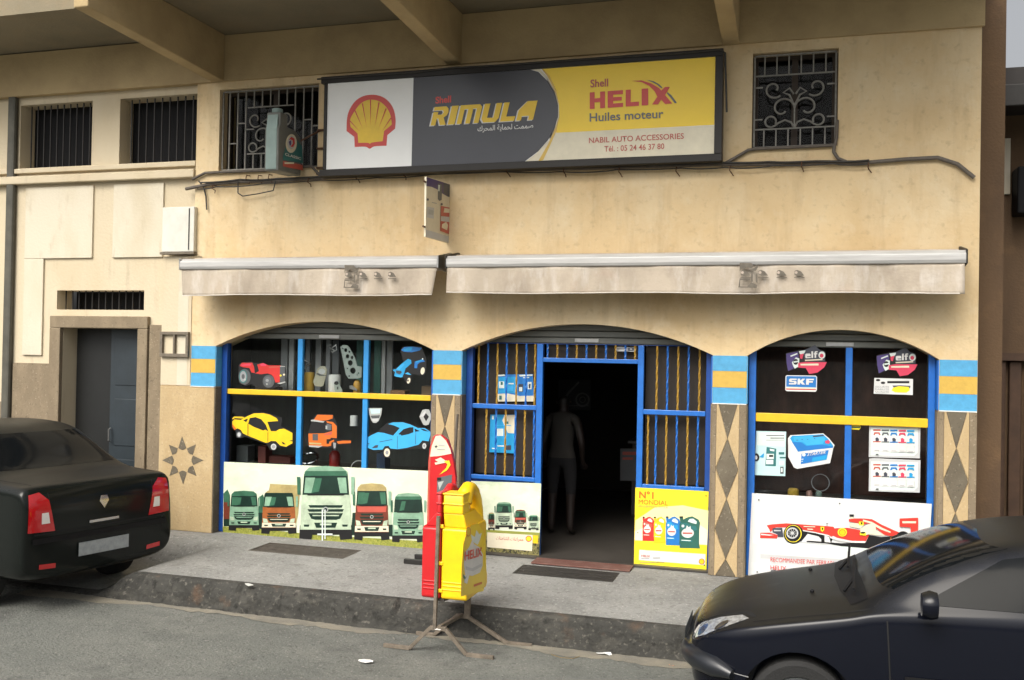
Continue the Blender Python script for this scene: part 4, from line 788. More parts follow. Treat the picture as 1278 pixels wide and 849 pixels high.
t = sticker('bearing_sticker', 'blue and white sticker under the left oil sticker', [('white', [(38, 318), (50, 308), (305, 312), (318, 324), (316, 440), (304, 455), (50, 450), (36, 438)]), ('blue', [(46, 322), (54, 316), (302, 320), (311, 328), (309, 418), (44, 410)]), ('red', [(43, 426), (309, 432), (308, 440), (42, 436)]), ('cream', [(42, 412), (309, 420), (309, 431), (43, 425)])], T, cat='sticker')
blocks('SKF', t, 'white', (975+68/7.1, 425+390/7.1), (975+288/7.1, 425+393/7.1), (975+70/7.1, 425+338/7.1), ('Y', SY), lift=.006, gap=.12)
t = sticker('brake_pad_sticker', 'white sticker picturing a yellow brake pad', [('white', [(825, 332), (1168, 342), (1166, 484), (820, 472)]), ('black', ell(858, 352, 20, 10)), ('black', ell(902, 376, 20, 11)), ('black', rect(940, 360, 1135, 380)), ('dgrey', [(985, 400), (1060, 398), (1145, 402), (1140, 425), (1000, 425)]), ('lemon', [(990, 420), (1040, 406), (1130, 412), (1140, 440), (1110, 462), (1010, 460), (978, 442)])], T, cat='sticker')
for i, s_ in enumerate(('SECURITE', 'FIABILITE', 'QUALITE')): text(s_, t, 'grey', (975+832/7.1, 425+(418+22*i)/7.1), (975+955/7.1, 425+(420+22*i)/7.1), (975+832/7.1, 425+(403+22*i)/7.1), ('Y', SY), lift=.006)
T = (940, 530, 11.618)
sticker('service_leaflet', 'pale blue leaflet with a machine picture at the left edge of the right window', [('paleteal', [(45, 92), (478, 104), (466, 748), (22, 732)]), ('pale', [(60, 110), (460, 118), (455, 320), (50, 300)]), ('dgrey', rect(190, 152, 450, 164)), ('dgrey', rect(250, 190, 450, 203)), ('grey', rect(188, 222, 450, 230)), ('teal', [(195, 325), (335, 350), (330, 605), (175, 598)]), ('pale', [(240, 350), (310, 362), (305, 390), (245, 380)]), ('pale', rect(192, 425, 300, 500)), ('pale', rect(188, 512, 292, 575)), ('black', rect(230, 440, 290, 470)), ('teal', rect(370, 400, 450, 435)), ('teal', rect(385, 470, 470, 490)), ('pale', rect(380, 530, 450, 590)), ('black', ell(45, 475, 45, 58)), ('white', ell(42, 478, 18, 30)), ('dgrey', rect(392, 612, 440, 712)), ('pale', rect(402, 630, 428, 690)), ('cyan', [(90, 470), (160, 410), (150, 480)])], T, cat='leaflet')
t = sticker('battery_sticker', 'large cut-out of a blue and white car battery in the right window', [('white', [(505, 200), (540, 155), (1015, 128), (1100, 200), (1180, 300), (1160, 350), (1115, 560), (640, 642), (590, 620), (508, 470)]), ('cyan', [(535, 200), (565, 165), (1010, 140), (1090, 210), (1165, 315), (1155, 335), (650, 395)]), ('blue', [(560, 250), (700, 260), (770, 310), (1000, 290), (1160, 318), (1150, 338), (650, 392)]), ('sky', [(580, 180), (1000, 152), (1050, 200), (1010, 280), (780, 300), (720, 255), (600, 245)]), ('navy', rect(620, 222, 655, 230)), ('navy', rect(700, 212, 720, 220)), ('navy', rect(780, 210, 800, 218)), ('navy', rect(880, 200, 900, 208)), ('navy', [(860, 165), (1020, 150), (1025, 168), (870, 184)]), ('pink', [(1040, 240), (1090, 222), (1115, 255), (1095, 280), (1050, 272)]), ('blue', [(700, 425), (1095, 370), (1065, 510), (690, 575)]), ('cyan', [(860, 480), (1080, 440), (1065, 510), (850, 545)]), ('pale', ell(735, 440, 26, 22)), ('pale', [(700, 500), (730, 495), (730, 505), (700, 510)]), ('pale', [(700, 530), (720, 527), (720, 537), (700, 540)])], T, cat='sticker')
text('STARTER', t, 'white', (940+780/11.618, 530+455/11.618), (940+1045/11.618, 530+420/11.618), (940+795/11.618, 530+412/11.618), ('Y', SY), bold=.012, shear=.1, lift=.008)
T = (1040, 500, 6.064)
for k, (dy, lb) in enumerate(((0, 'upper grey price card with five coloured tabs'), (262, 'lower grey price card with five coloured tabs'))):
    it = [('lgrey', [(272, 182+dy*.985), (300, 178+dy*.985), (660, 190+dy), (655, 438+dy*.99), (268, 428+dy*.985)]), ('pale', [(285, 200+dy), (640, 208+dy), (638, 395+dy), (610, 420+dy), (282, 415+dy)])]
    for i, cc in enumerate(('tomato', 'slate', 'blue', 'pink', 'cyan')):
        x = 302+i*64; y = dy+i*1.5
        it += [(cc, rect(x, 218+y, x+56, 230+y)), (cc, [(x, 262+y), (x+8, 240+y), (x+48, 240+y), (x+56, 262+y), (x+44, 262+y), (x+40, 252+y), (x+16, 252+y), (x+12, 262+y)]), ('white', rect(x, 264+y, x+56, 308+y)), ('navy' if i < 3 else cc, [(x+18, 308+y), (x+16, 284+y), (x+30, 278+y), (x+44, 290+y), (x+42, 308+y)]), (cc, rect(x-2, 308+y, x+58, 316+y)), ('white', rect(x, 320+y, x+56, 386+y)), ('grey', rect(x+10, 376+y, x+44, 380+y))]
    it += [('dgrey', rect(322, 404+dy, 342, 414+dy))]
    sticker('price_card', lb+' in the right window', it, T, cat='card', group='grey price cards')
sticker('small_sticker', 'tiny yellow green sticker under the yellow rail by the mullion', [('lemon', [(132, 180), (200, 178), (210, 205), (195, 222), (135, 218)]), ('green', rect(140, 198, 205, 208))], T, cat='sticker')
# blue posters hanging behind the entrance bars
T = (610, 460, 7.714)
sticker('hanging_poster', 'wide blue poster with a white foot behind the upper entrance bars', [('blue', [(82, 60), (425, 55), (438, 318), (80, 318)]), ('cyan', [(90, 85), (260, 80), (255, 235), (88, 240)]), ('cream', [(80, 245), (180, 240), (300, 265), (438, 262), (438, 318), (80, 318)]), ('pale', rect(98, 125, 148, 190)), ('teal', rect(115, 130, 135, 160)), ('pale', rect(190, 140, 240, 152)), ('sky', rect(188, 165, 238, 218)), ('navy', rect(285, 150, 330, 225)), ('pale', rect(292, 180, 322, 220)), ('pale', rect(375, 130, 412, 200)), ('navy', rect(385, 150, 402, 190)), ('pale', rect(330, 85, 390, 92)), ('pale', [(85, 62), (150, 58), (160, 72), (88, 76)]), ('pale', [(290, 62), (420, 58), (420, 72), (300, 78)]), ('teal', rect(100, 262, 125, 300))], T, Y=.24, cat='poster')
sticker('hanging_poster', 'blue poster with a white corner behind the lower entrance bars', [('cyan', [(15, 445), (250, 445), (242, 818), (5, 805)]), ('cream', [(150, 450), (250, 447), (245, 625), (185, 622), (130, 500)]), ('pale', rect(80, 580, 140, 650)), ('teal', rect(165, 510, 190, 535)), ('pale', rect(30, 455, 48, 490)), ('navy', rect(165, 740, 215, 785)), ('pale', rect(85, 740, 145, 752)), ('pale', rect(30, 765, 75, 775)), ('sky', rect(60, 545, 215, 552))], T, Y=.24, cat='poster')
t = poster('door_notice', 'small white notice fixed above the door opening', 'notice', [(769, 433), (792, 433.5), (791.5, 439), (769, 438.5)], .20, INK['lgrey'], thick=.003)
art('notice_lines', t, ('Y', .20), [('navy', rect(770, 435.2, 779, 436)), ('navy', rect(784, 434, 791, 438)), ('lgrey', rect(786, 435, 789, 436.5))], lift=.001)

# odds and ends low behind the right pane
MB().box(1.60, 3.31, .20, .72, .93, .945).build('display_shelf', MATS['shelf_dark'], B)
for lb, px, py, wd, m in (('yellow sponge lying low behind the right window glass', 990, 614, .11, mat('sponge', (.42, .27, .03), .9, var=.3, vscale=20)), ('small pinkish tin low behind the right window glass', 1010, 616, .06, mat('tin_pink', (.28, .16, .13), .6)), ('small grey green tin low behind the right window glass', 1022, 615, .06, mat('tin_green', (.12, .17, .14), .5))):
    c = onY(px, py, .30); b = MB(); b.lathe([(wd*.4, .9455), (wd*.5, .955), (wd*.5, .985+wd*.3), (wd*.35, 1.0+wd*.3), (.004, 1.003+wd*.3)], (c.x, .30, 0), 'Z', 16); tag(b.build('shop_item', m, smooth=True), lb, 'goods')
c = onY(1024, 603, .30); b = MB(); b.tube([(c.x+.085*math.cos(k*.314), .33, c.z+.085*math.sin(k*.314)) for k in range(20)], .004, 6, closed=True); tag(b.build('wire_ring', INK['grey'], smooth=True), 'thin wire ring hanging behind the battery cut-out', 'ring')
# ================================================================== BIG SIGN
NY = -.16
sx0, sx1, sz0, sz1 = onY(408, 160, NY).x, onY(892.2, 130, NY).x, onY(640, 202.5, NY).z, onY(640, 88.5, NY).z
SG = thing('fascia_sign', 'long illuminated-type shop sign in white, dark grey and yellow above the awnings', 'sign', ((sx0+sx1)/2, 0, sz0))
fr = mat('sign_frame', (.013, .011, .009), .45, .3, var=.3, vscale=8)
e = .075
for q in ((sx0-e, sx1+e, sz1, sz1+e), (sx0-e, sx1+e, sz0-e, sz0), (sx0-e*.45, sx0, sz0, sz1), (sx1, sx1+e, sz0, sz1)):
    MB().box(q[0], q[1], NY-.02, -.002, q[2], q[3]).build('frame_bar', fr, SG, bevel=.004)
MB().box(sx0, sx1, NY, -.01, sz0, sz1).build('sign_panel', mat('sign_white', (.86, .87, .86), .35, var=.05, vscale=3), SG)
ZN = lambda py, px=640: py
S1 = (400, 60, 4.915); S2 = (650, 60, 4.915)
def q1(P): return [(400+x/4.915, 60+y/4.915) for x, y in P]
def q2(P): return [(650+x/4.915, 60+y/4.915) for x, y in P]
def cl(P): # keep the print inside the panel
    out = []
    for x, y in P:
        v = onY(x, y, NY); out.append((min(max(v.x, sx0+.002), sx1-.002), min(max(v.z, sz0+.002), sz1-.002)))
    return out
def sprint(name, items, lift=.001, step=.0006):
    b = MB(); ms = []
    for i, (m, P) in enumerate(items):
        m = INK[m] if isinstance(m, str) else m
        if m not in ms: ms.append(m)
        b.add([(x, NY-lift-step*i, z) for x, z in cl(P)], [tuple(range(len(P)))], ms.index(m))
    return b.build(name, ms, SG)
slate_p = mat('sign_slate', (.036, .040, .054), .35, var=.22, vscale=1.2)
# curve of the dark field: bulges to the right, tip near (697,140)
bul = [(662, 84), (672, 90), (683, 101), (692, 116), (696.5, 132), (696.5, 146), (692, 160), (684, 175), (672, 189), (655, 203)]
yl = [(675.5, 80), (684, 92), (693, 110), (697.5, 128), (698, 145), (694.5, 162), (900, 150), (900, 60)]
sprint('printed_field', [(mat('sign_yellow', (.95, .66, .010), .35, var=.06, vscale=3), [(678, 78), (686, 95), (694, 112), (697.8, 130), (697.5, 146), (694, 166), (892, 156), (900, 60)]), ('cream', [(693.5, 166), (894, 156.5), (892, 210), (660, 215)]), (mat('sign_gold', (.62, .40, .06), .35), [(676, 82), (678, 78), (686, 95), (694, 112), (697.8, 130), (698.2, 146), (694.5, 164), (686, 183), (678, 200), (674, 206), (672, 206), (684, 180), (693, 160), (696.8, 143), (696, 128), (691.5, 112), (683.5, 96)]),
     ('cream', [(664, 83)]+[(x+1.2, y) for x, y in bul[1:]]+[(668, 203), (676, 190), (686, 174), (693, 159), (697, 142), (696.2, 129), (691.5, 112), (683, 96), (674, 82)]), (slate_p, q1([(572, 150), (560, 740)])[:1]+[(516, 80)]+bul+[(513.5, 215)])])
shell_c = (462, 151)
SC = lambda P: q1(P)
sprint('shell_emblem', [('shellred', SC(smooth_loop([(163, 430), (180, 375), (215, 325), (262, 296), (320, 287), (375, 298), (420, 330), (450, 380), (461, 440), (458, 495), (410, 535), (405, 600), (330, 604), (303, 618), (275, 606), (210, 608), (207, 545), (160, 510)], 4, (9, 10, 11, 15, 16, 17)))),
     ('yellow', SC(smooth_loop([(182, 440), (205, 395), (238, 350), (275, 325), (318, 318), (365, 330), (405, 365), (430, 415), (438, 470), (390, 510), (382, 572), (318, 580), (303, 588), (290, 582), (232, 582), (228, 525), (185, 485)], 4, (8, 9, 10, 14, 15, 16))))])
rib = []
for (a, b_) in (((180, 447), (240, 512)), ((212, 384), (262, 500)), ((258, 340), (285, 490)), ((308, 318), (308, 480)), ((360, 335), (333, 490)), ((404, 372), (356, 498)), ((434, 430), (378, 512))):
    d = Vector((b_[0]-a[0], b_[1]-a[1])).normalized(); n_ = Vector((-d.y, d.x))*3.6
    rib.append(('shellred', SC([(a[0]+n_.x, a[1]+n_.y), (b_[0], b_[1]), (a[0]-n_.x, a[1]-n_.y)])))
sprint('emblem_rib', rib, lift=.003)
PL = ('Y', NY)
text('Shell', SG, 'shellred', (543.5, 129.3), (563, 127.6), (543.5, 121), PL, bold=.03, lift=.006)
blocks('RIMULA', SG, 'white', (535.6, 158.0), (664.0, 150.6), (538.6, 134.6), PL, shear=.12, lift=.005, gap=.10, widths={'R': .95, 'I': .42, 'M': 1.35, 'U': 1.05, 'L': .85, 'A': 1.0})
blocks('RIMULA', SG, 'yellow', (537.2, 157.0), (665.2, 149.6), (540.2, 133.9), PL, shear=.12, lift=.0065, gap=.13, widths={'R': .95, 'I': .42, 'M': 1.35, 'U': 1.05, 'L': .85, 'A': 1.0})
AR1 = ''.join(chr(int(h, 16)) for h in "FEBB FEE4 FEE4 FE96 0020 FEDF FEA4 FEE4 FE8E FEF3 FE94 0020 FE8D FEDF FEE4 FEA4 FEAE FED9".split())[::-1]
text(AR1, SG, 'white', (596, 163.8), (665.5, 159.8), (596, 157.3), PL, bold=.014, lift=.006)
text('Shell', SG, 'tomato', (736.8, 109), (759, 107.6), (736.8, 99.5), PL, bold=.022, lift=.006)
blocks('HELI', SG, 'shellred', (736, 136.2), (809, 131.4), (736, 115.5), PL, lift=.006, gap=.17)
sprint('lettering', [('shellred', q2([(805, 348), (838, 300), (822, 268), (790, 235), (740, 210), (680, 203), (740, 200), (800, 218), (850, 248), (862, 262), (885, 240), (915, 240), (885, 290), (930, 342), (885, 345), (862, 318), (842, 347)])), ('slate', q2([(770, 196), (815, 205), (850, 225), (870, 245), (862, 248), (835, 225), (800, 208)])), ('slate', q2([(900, 272), (925, 292), (958, 338), (945, 340), (918, 305), (896, 280)]))], lift=.006)
text('Huiles moteur', SG, 'slate', (735.8, 151.8), (828, 147), (735.8, 141.6), PL, bold=.016, lift=.006)
text('NABIL AUTO ACCESSORIES', SG, 'tomato', (735, 178.8), (853.5, 173.2), (735, 172), PL, bold=.010, lift=.006)
text('Tél. : 05 24 46 37 80', SG, 'tomato', (754.2, 189.4), (829, 186), (754.2, 182.4), PL, bold=.008, lift=.006)
MB().tube([onY(x, y, NY-.03) for x, y in ((396, 99), (420, 97), (520, 90.5), (560, 85), (640, 80.5), (760, 72), (850, 67), (898, 62), (905, 66), (907, 140))], .010, 6).build('feed_cable', cable_m, SG, smooth=True)

# ================================================================== AWNINGS
AY = -.42
canvas_m = layered('awning_canvas', (.46, .395, .315), [((.27, .225, .18), 2.2, (1, 1, .6), .45, .72, .8), ((.62, .58, .53), 5, (1.5, 1, .5), .5, .72, .6), ((.46, .30, .22), 1.2, (1, 1, 1), .58, .8, .5), ((.28, .25, .21), 9, (2, 1, .3), .6, .8, .5)], rough=.9, bump=.25, bscale=25)
def awning(label, px0, px1, pxv1, ptop, pbot, logo):
    x0, x1 = onY(px0, 330, AY).x, onY(px1, 325, AY).x; xv0, xv1 = onY(px0+.8, 350, AY+.012).x, onY(pxv1, 369, AY+.012).x
    zt = onY(px0+100, ptop, AY).z; zb = onY(px0+100, pbot, AY).z
    t = thing('awning', label, 'awning', ((x0+x1)/2, 0, zb)); zf = zt-.125
    b = MB(); b.prism([(AY, zf), (AY-.012, zf+.03), (AY-.012, zf+.085), (AY+.03, zf+.12), (AY+.11, zf+.12), (AY+.11, zf)], 'X', x0, x1); b.build('front_bar', alu, t, bevel=.006)
    MB().tube([(x0+.03, -.16, zf+.07), (x1-.03, -.16, zf+.07)], .085, 18).build('fabric_roll', canvas_m, t, smooth=True)
    MB().box(x0+.02, x1-.02, -.32, -.17, zf+.09, zf+.1).build('canopy', canvas_m, t)
    # valance: softly rippled cloth with a hem
    n = int((x1-x0)/.04); k = 9; vs = []
    for j in range(k+1):
        f = j/k
        for i in range(n+1):
            u = i/n; xr = x1-.01+(xv1-x1)*f*(1 if logo == 0 else 0); x = x0+.006+(xr-x0-.006)*u
            amp = .004+.016*f; y = AY+.016+amp*(math.sin(x*5.1)+.6*math.sin(x*11.7+1)+.35*math.sin(x*23+f*2))
            vs.append((x, y, zf-.001+(zb-zf)*f+.006*f*math.sin(x*3.1)))
    b = MB(); m_ = n+1; b.add(vs, [(j*m_+i, j*m_+i+1, (j+1)*m_+i+1, (j+1)*m_+i) for j in range(k) for i in range(n)])
    o = b.build('valance', canvas_m, t, smooth=True); so_ = o.modifiers.new('thick', 'SOLIDIFY'); so_.thickness = .003
    hb = MB(); hb.tube([Vector(vs[k*m_+i])+Vector((0, -.001, .004)) for i in range(0, m_, 2)], .006, 6); hb.build('hem', mat('hem_cloth', (.58, .54, .48), .9), t, smooth=True)
    for xx in (x0-.012, x1+.0): MB().prism([(AY-.008, zf-.004), (AY-.008, zf+.12), (AY+.02, zf+.13), (-.06, zf+.19), (-.003, zf+.19), (-.003, zf-.02), (-.2, zf-.03)], 'X', xx, xx+.012).build('end_bracket', dark_metal if logo else steel, t)
    return t
A1 = awning('shorter faded canvas awning over the left arch', 225, 546, 540, 321.5, 368.5, 0)
A2 = awning('longer faded canvas awning over the doorway and right arch', 557, 1206, 1206, 317.5, 366, 1)
faded = mat('faded_print', (.17, .15, .12), .9, var=.35, vscale=18); blush = mat('faded_blush', (.55, .46, .385), .9, var=.25, vscale=10)
def logo(par, tf, dx=0, sx=1.0):
    Y = AY-.024
    f = lambda P: [(x*sx+dx, y) for x, y in P]
    it = []
    it = [(faded, f([(185, 145), (300, 148), (330, 180), (300, 200), (255, 190), (235, 205), (200, 205), (185, 235)])), (faded, f([(330, 200), (365, 160), (368, 190), (345, 225), (320, 225), (270, 205)])), (faded, f([(172, 390), (185, 300), (192, 300), (188, 380), (260, 382), (300, 340), (360, 365), (358, 395)])), (faded, f([(300, 240), (318, 250), (315, 330), (300, 345), (296, 290)])), (faded, f([(345, 250), (365, 250), (362, 350), (345, 335)])), (faded, f(rect(192, 300, 292, 316)))]
    for x in (192, 368, 552, 728):
        it += [(faded, f([(x+2, 262), (x+5, 225), (x+30, 215), (x+70, 232), (x+100, 272), (x+30, 275)])), (blush, f(ell(x+20, 242, 14, 14))), (faded, f([(x, 288), (x+104, 288), (x+104, 296), (x, 296)]))]
    for k_, i_ in enumerate(it): art('faded_mark', par, ('Y', Y), [i_], tf=tf, lift=.001+.0002*k_)
logo(A2, (900, 310, 7.9875)); logo(A1, (411.5, 314, 8.6), 0, .86)

# ================================================================== PROJECTING SIGNS
HX = -1.61
t = thing('blade_sign', 'small projecting advertising panel hanging edge-on between the two awnings', 'sign', (HX, -.35, 3.53))
T = (520, 215, 8.94)
art('panel', t, ('X', HX), [('cream', [(110, 50), (415, 150), (400, 806), (100, 720)])], tf=T, thick=.02)
art('panel_print', t, ('X', HX), [('lgrey', [(104, 640), (405, 730), (400, 800), (100, 716)]), ('purple', [(112, 55), (414, 152), (410, 285), (350, 275), (290, 240), (235, 195), (170, 165), (110, 155)]), ('navy', [(300, 120), (414, 154), (410, 282), (350, 272), (300, 230)]), ('slate', [(238, 120), (285, 135), (280, 310), (255, 322), (236, 300)]), ('pale', [(240, 140), (262, 145), (255, 215), (240, 210)]), ('lgrey', [(120, 385), (195, 400), (190, 520), (115, 505)]), ('silver', [(135, 410), (190, 430), (185, 480), (130, 470)]), ('tomato', [(270, 375), (385, 400), (378, 700), (262, 655)]), ('lgrey', [(272, 490), (380, 500), (378, 560), (270, 545)]), ('cream', [(310, 400), (375, 410), (372, 455), (300, 450)]), ('cream', [(285, 580), (330, 555), (350, 590), (340, 650), (280, 620)]), ('navy', ell(125, 305, 12, 14)), ('navy', ell(280, 358, 12, 14)), ('grey', [(170, 335), (225, 345), (225, 352), (170, 343)])], tf=T, lift=.001)
for z in (4.08, 3.62): MB().tube([(HX-.01, -.72, z), (HX-.01, .0, z)], .010, 8).build('bracket', rust, t, smooth=True)
# oil-can shaped projecting sign
JX, JY0, JY1 = -3.36, -.62, -.12
t = thing('oil_can_sign', 'faded grey projecting sign shaped like an oil can beside the left upper window', 'sign', (JX-.1, -.37, 4.25))
can_m = mat('can_grey', (.15, .155, .14), .55, var=.25, vscale=5); can_side = mat('can_teal_side', (.22, .30, .28), .55, var=.2, vscale=5)
zb_, zt_ = 4.27, 4.92
pr = [(JY0, zb_), (JY1, zb_+.03), (JY1, zb_+.40), (JY1-.03, zb_+.47), (JY1-.13, zb_+.515), (JY0+.19, zb_+.52), (JY0+.19, zt_), (JY0+.03, zt_), (JY0+.03, zb_+.52), (JY0, zb_+.47)]
MB().prism(pr, 'X', JX-.17, JX).build('can_body', [can_m], t, bevel=.018, seg=3)
MB().prism([(JY0-.006, zb_+.02), (JY0-.006, zb_+.46), (JY0+.022, zt_-.03), (JY0+.022, zb_+.50), (JY0+.01, zb_+.46), (JY0+.01, zb_+.02)], 'X', JX-.15, JX-.02).build('can_edge', can_side, t, bevel=.004)
MB().lathe([(.055, zt_-.005), (.06, zt_+.01), (.06, zt_+.045), (.05, zt_+.05)], (JX-.085, JY0+.11, 0), 'Z', 16).build('can_cap', can_side, t, smooth=True)
ax = ('X', JX); T = (330, 130, 8.936)
art('can_label', t, ax, [('teal', [(205, 590), (240, 470), (360, 400), (420, 470), (430, 660), (208, 622)]), ('tomato', [(208, 635), (428, 680), (428, 740), (206, 695)]), ('cream', ell(300, 440, 62, 105, 24, .05)), ('lgrey', ell(300, 430, 44, 74, 20, .05)), ('red', [(270, 400), (300, 365), (335, 385), (340, 440), (320, 480), (290, 475), (318, 440), (315, 405), (290, 395)]), ('purple', [(270, 420), (300, 400), (300, 450), (285, 470)]), ('cream', rect(225, 650, 330, 668))], tf=T, lift=.002)
text('CLASSIC', t, 'white', (355.8, 193.9), (375.6, 200), (356, 190.6), ax, bold=.02, lift=.012)
for z in (4.40, 4.66):
    MB().tube([(JX-.085, JY1-.02, z), (JX-.085, .0, z)], .012, 8).build('support_arm', rust, t, smooth=True)
MB().tube([(JX-.085, JY1-.02, 4.66), (-3.22, -.10, 4.78), (-3.17, -.012, 4.84)], .010, 8).build('support_arm', rust, t, smooth=True)
for z in (4.83, 4.62, 4.40, 4.33): MB().box(-3.22, -3.10, -.03, -.002, z, z+.018).build('wall_bracket', rust, t)
MB().box(-3.125, -3.10, -.03, -.002, 4.30, 4.88).build('wall_bracket', rust, t)
# ================================================================== CABLES
def cable(label, pts, Y, r, m=cable_m, nm='cable', sag=0.0, grp=None):
    P = []
    for i, (x, y) in enumerate(pts):
        P.append(onY(x, y, Y))
    Q = []
    for i in range(len(P)-1):
        for k in range(6):
            f = k/6; q = P[i].lerp(P[i+1], f); q.z -= sag*4*f*(1-f)*(1+.5*math.sin(i*2.1)); Q.append(q)
    Q.append(P[-1]); b = MB(); b.tube(Q, r, 7); return tag(b.build(nm, m, smooth=True), label, 'cable', grp)
cable('thick grey conduit running along the wall under the sign', [(232, 236), (262, 230), (300, 227), (340, 226), (420, 221), (540, 214.5), (700, 211), (800, 208.5), (890, 205.5), (960, 205), (1020, 202.5), (1083, 203), (1130, 199), (1170, 197), (1195, 205), (1216, 222)], -.035, .020, conduit_m, 'conduit')
cable('black cable strapped along the top of the wall conduit', [(250, 228), (300, 224), (345, 223), (420, 219), (540, 212), (640, 210.5), (700, 208), (800, 206), (905, 203), (960, 202), (1020, 201), (1085, 200)], -.065, .009, sag=.008)
cable('thin dark cable sagging just below the wall conduit', [(246, 236), (270, 233), (330, 229), (400, 225), (470, 222), (545, 217), (620, 214), (700, 214.5), (770, 212), (850, 210), (905, 209), (965, 207), (1040, 204.5), (1083, 205)], -.06, .0065, sag=.012)
cable('pale cable running behind the conduit under the sign', [(400, 214.5), (470, 213), (540, 210.5), (640, 206.5), (760, 204), (890, 202)], -.03, .012, mat('cable_pale', (.30, .26, .19), .8, var=.3))
cable('bent conduit round the foot of the left upper window', [(240, 224), (256, 216), (276, 215), (330, 213), (389, 207.5), (393, 212), (402, 222)], -.03, .016, conduit_m, 'conduit')
cable('bent conduit round the foot of the right upper window', [(900, 207), (914, 199), (934, 187.5), (944, 186), (990, 184), (1042, 181.5), (1044, 172), (1045, 150)], -.03, .016, conduit_m, 'conduit')
cable('short curved conduit dropping from the right upper window', [(1041, 182), (1040.5, 190), (1046, 198), (1056, 202)], -.045, .017, conduit_m, 'conduit')
cable('dark cable hanging down the wall left of the left awning', [(248, 226), (254, 233), (257, 245), (258, 262)], -.03, .009)
cable('loose looped wire hanging below the conduit', [(297, 227), (297, 241), (303, 245), (322, 242), (341, 238), (344, 226)], -.06, .007)
for i, (x, y) in enumerate(((309, 222), (324, 222), (337, 221), (446, 221), (505, 217), (633, 213), (704, 213), (773, 213), (844, 212), (911, 211), (1000, 206), (1083, 207), (386, 226), (267, 234))):
    c = onY(x, y, -.05); b = MB()
    b.tube([c+Vector((0, .045, .03)), c+Vector((.004, -.03, .022)), c+Vector((.0, -.035, -.02)), c+Vector((.012, .01, -.035)), c+Vector((.02+random.uniform(0, .02), -.01, -.07))], .006, 6)
    tag(b.build('cable_clip', rust, smooth=True), 'rusty clip holding the cables, %s from the left along the conduit' % ['second', 'third', 'fourth', 'sixth', 'seventh', 'eighth', 'ninth', 'tenth', 'eleventh', 'twelfth', 'thirteenth', 'fourteenth', 'fifth', 'first'][i], 'clip', 'rusty clips along the conduit')
# ================================================================== GRATINGS
pit = mat('pit_black', (.01, .01, .01), .9)
def grating(label, q, nb, wob, m):
    x0, x1, y0, y1 = q; t = thing('grating', label, 'grating', ((x0+x1)/2, (y0+y1)/2, PV-.03))
    b = MB()
    b.box(x0, x1, y0, y0+.02, PV-.04, PV+.002); b.box(x0, x1, y1-.02, y1, PV-.04, PV+.002); b.box(x0, x0+.02, y0+.02, y1-.02, PV-.04, PV+.002); b.box(x1-.02, x1, y0+.02, y1-.02, PV-.04, PV+.002); b.build('frame', m, t)
    MB().box(x0+.02, x1-.02, y0+.02, y1-.02, PV-.09, PV-.06).build('pit', pit, t)
    for i in range(nb):
        y = y0+.03+(y1-y0-.06)*(i+.5)/nb; w_ = (y1-y0-.06)/nb*wob
        MB().box(x0+.021, x1-.021, y-w_/2, y+w_/2, PV-.03, PV+random.uniform(-.004, .002)).build('slat', m, t)
    for i in range(1, 5):
        xx = x0+(x1-x0)*i/5; MB().box(xx-.008, xx+.008, y0+.021, y1-.021, PV-.058, PV-.031).build('cross_bar', m, t)
grating('metal slat grating in the pavement before the left display window', GR[0], 7, .5, mat('grating_metal', (.11, .095, .08), .7, .4, var=.4, vscale=12))
grating('dark closed slat grating in the pavement before the doorway', GR[1], 14, .72, mat('grating_dark', (.055, .05, .045), .7, .4, var=.4, vscale=12))
# ================================================================== OIL CAN DISPLAY STAND
ST = thing('display_stand', 'rusty metal trestle stand at the kerb carrying the plastic oil can display', 'stand', (-.62, -2.26, G))
old_iron = mat('old_iron', (.24, .20, .155), .7, .4, var=.5, vscale=18, bump=.2)
YA, YB = -2.47, -2.07; za = G+.20
for y, nm in ((YA, 0), (YB, 1)):
    for s_ in (-1, 1):
        a = Vector((-.71+s_*.065 if nm == 0 else -.645+s_*.05, y, za)); k = Vector((-.71+s_*.245 if nm == 0 else -.645+s_*.40, y, G+.016)); f_ = Vector((-.71+s_*.475 if nm == 0 else -.645+s_*.615, y, G+.016))
        if nm == 1 and s_ < 0: k = Vector((-.90, y, G+.016)); f_ = Vector((-1.06, y, G+.016))
        MB().bar(a, k, .030).build('leg', old_iron, ST, bevel=.003); MB().bar(k, f_, .030).build('foot', old_iron, ST, bevel=.003)
    MB().bar((-.78 if nm == 0 else -.70, y, za), (-.64 if nm == 0 else -.59, y, za), .032).build('yoke', old_iron, ST, bevel=.003)
MB().bar((-.70, YA, za+.012), (-.645, YB, za+.012), .028).build('tie_bar', old_iron, ST, bevel=.003)
MB().bar((-.735, YA-.014, za), (-.72, YA-.014, 1.02), .028).build('post', old_iron, ST, bevel=.003)
MB().bar((-.60, YB+.0, za), (-.60, YB+.0, .36), .05, .03).build('post', old_iron, ST, bevel=.003)
MB().bar((-.70, YA+.02, .335), (-.62, YB, .335), .06, .02).build('shelf_bar', mat('dark_iron', (.04, .035, .03), .7), ST)
yellow_pl = mat('plastic_yellow', (.86, .57, .008), .32, var=.12, vscale=5, col2=(.78, .47, .012)); red_pl = mat('plastic_red', (.55, .018, .022), .32, var=.12, vscale=5)
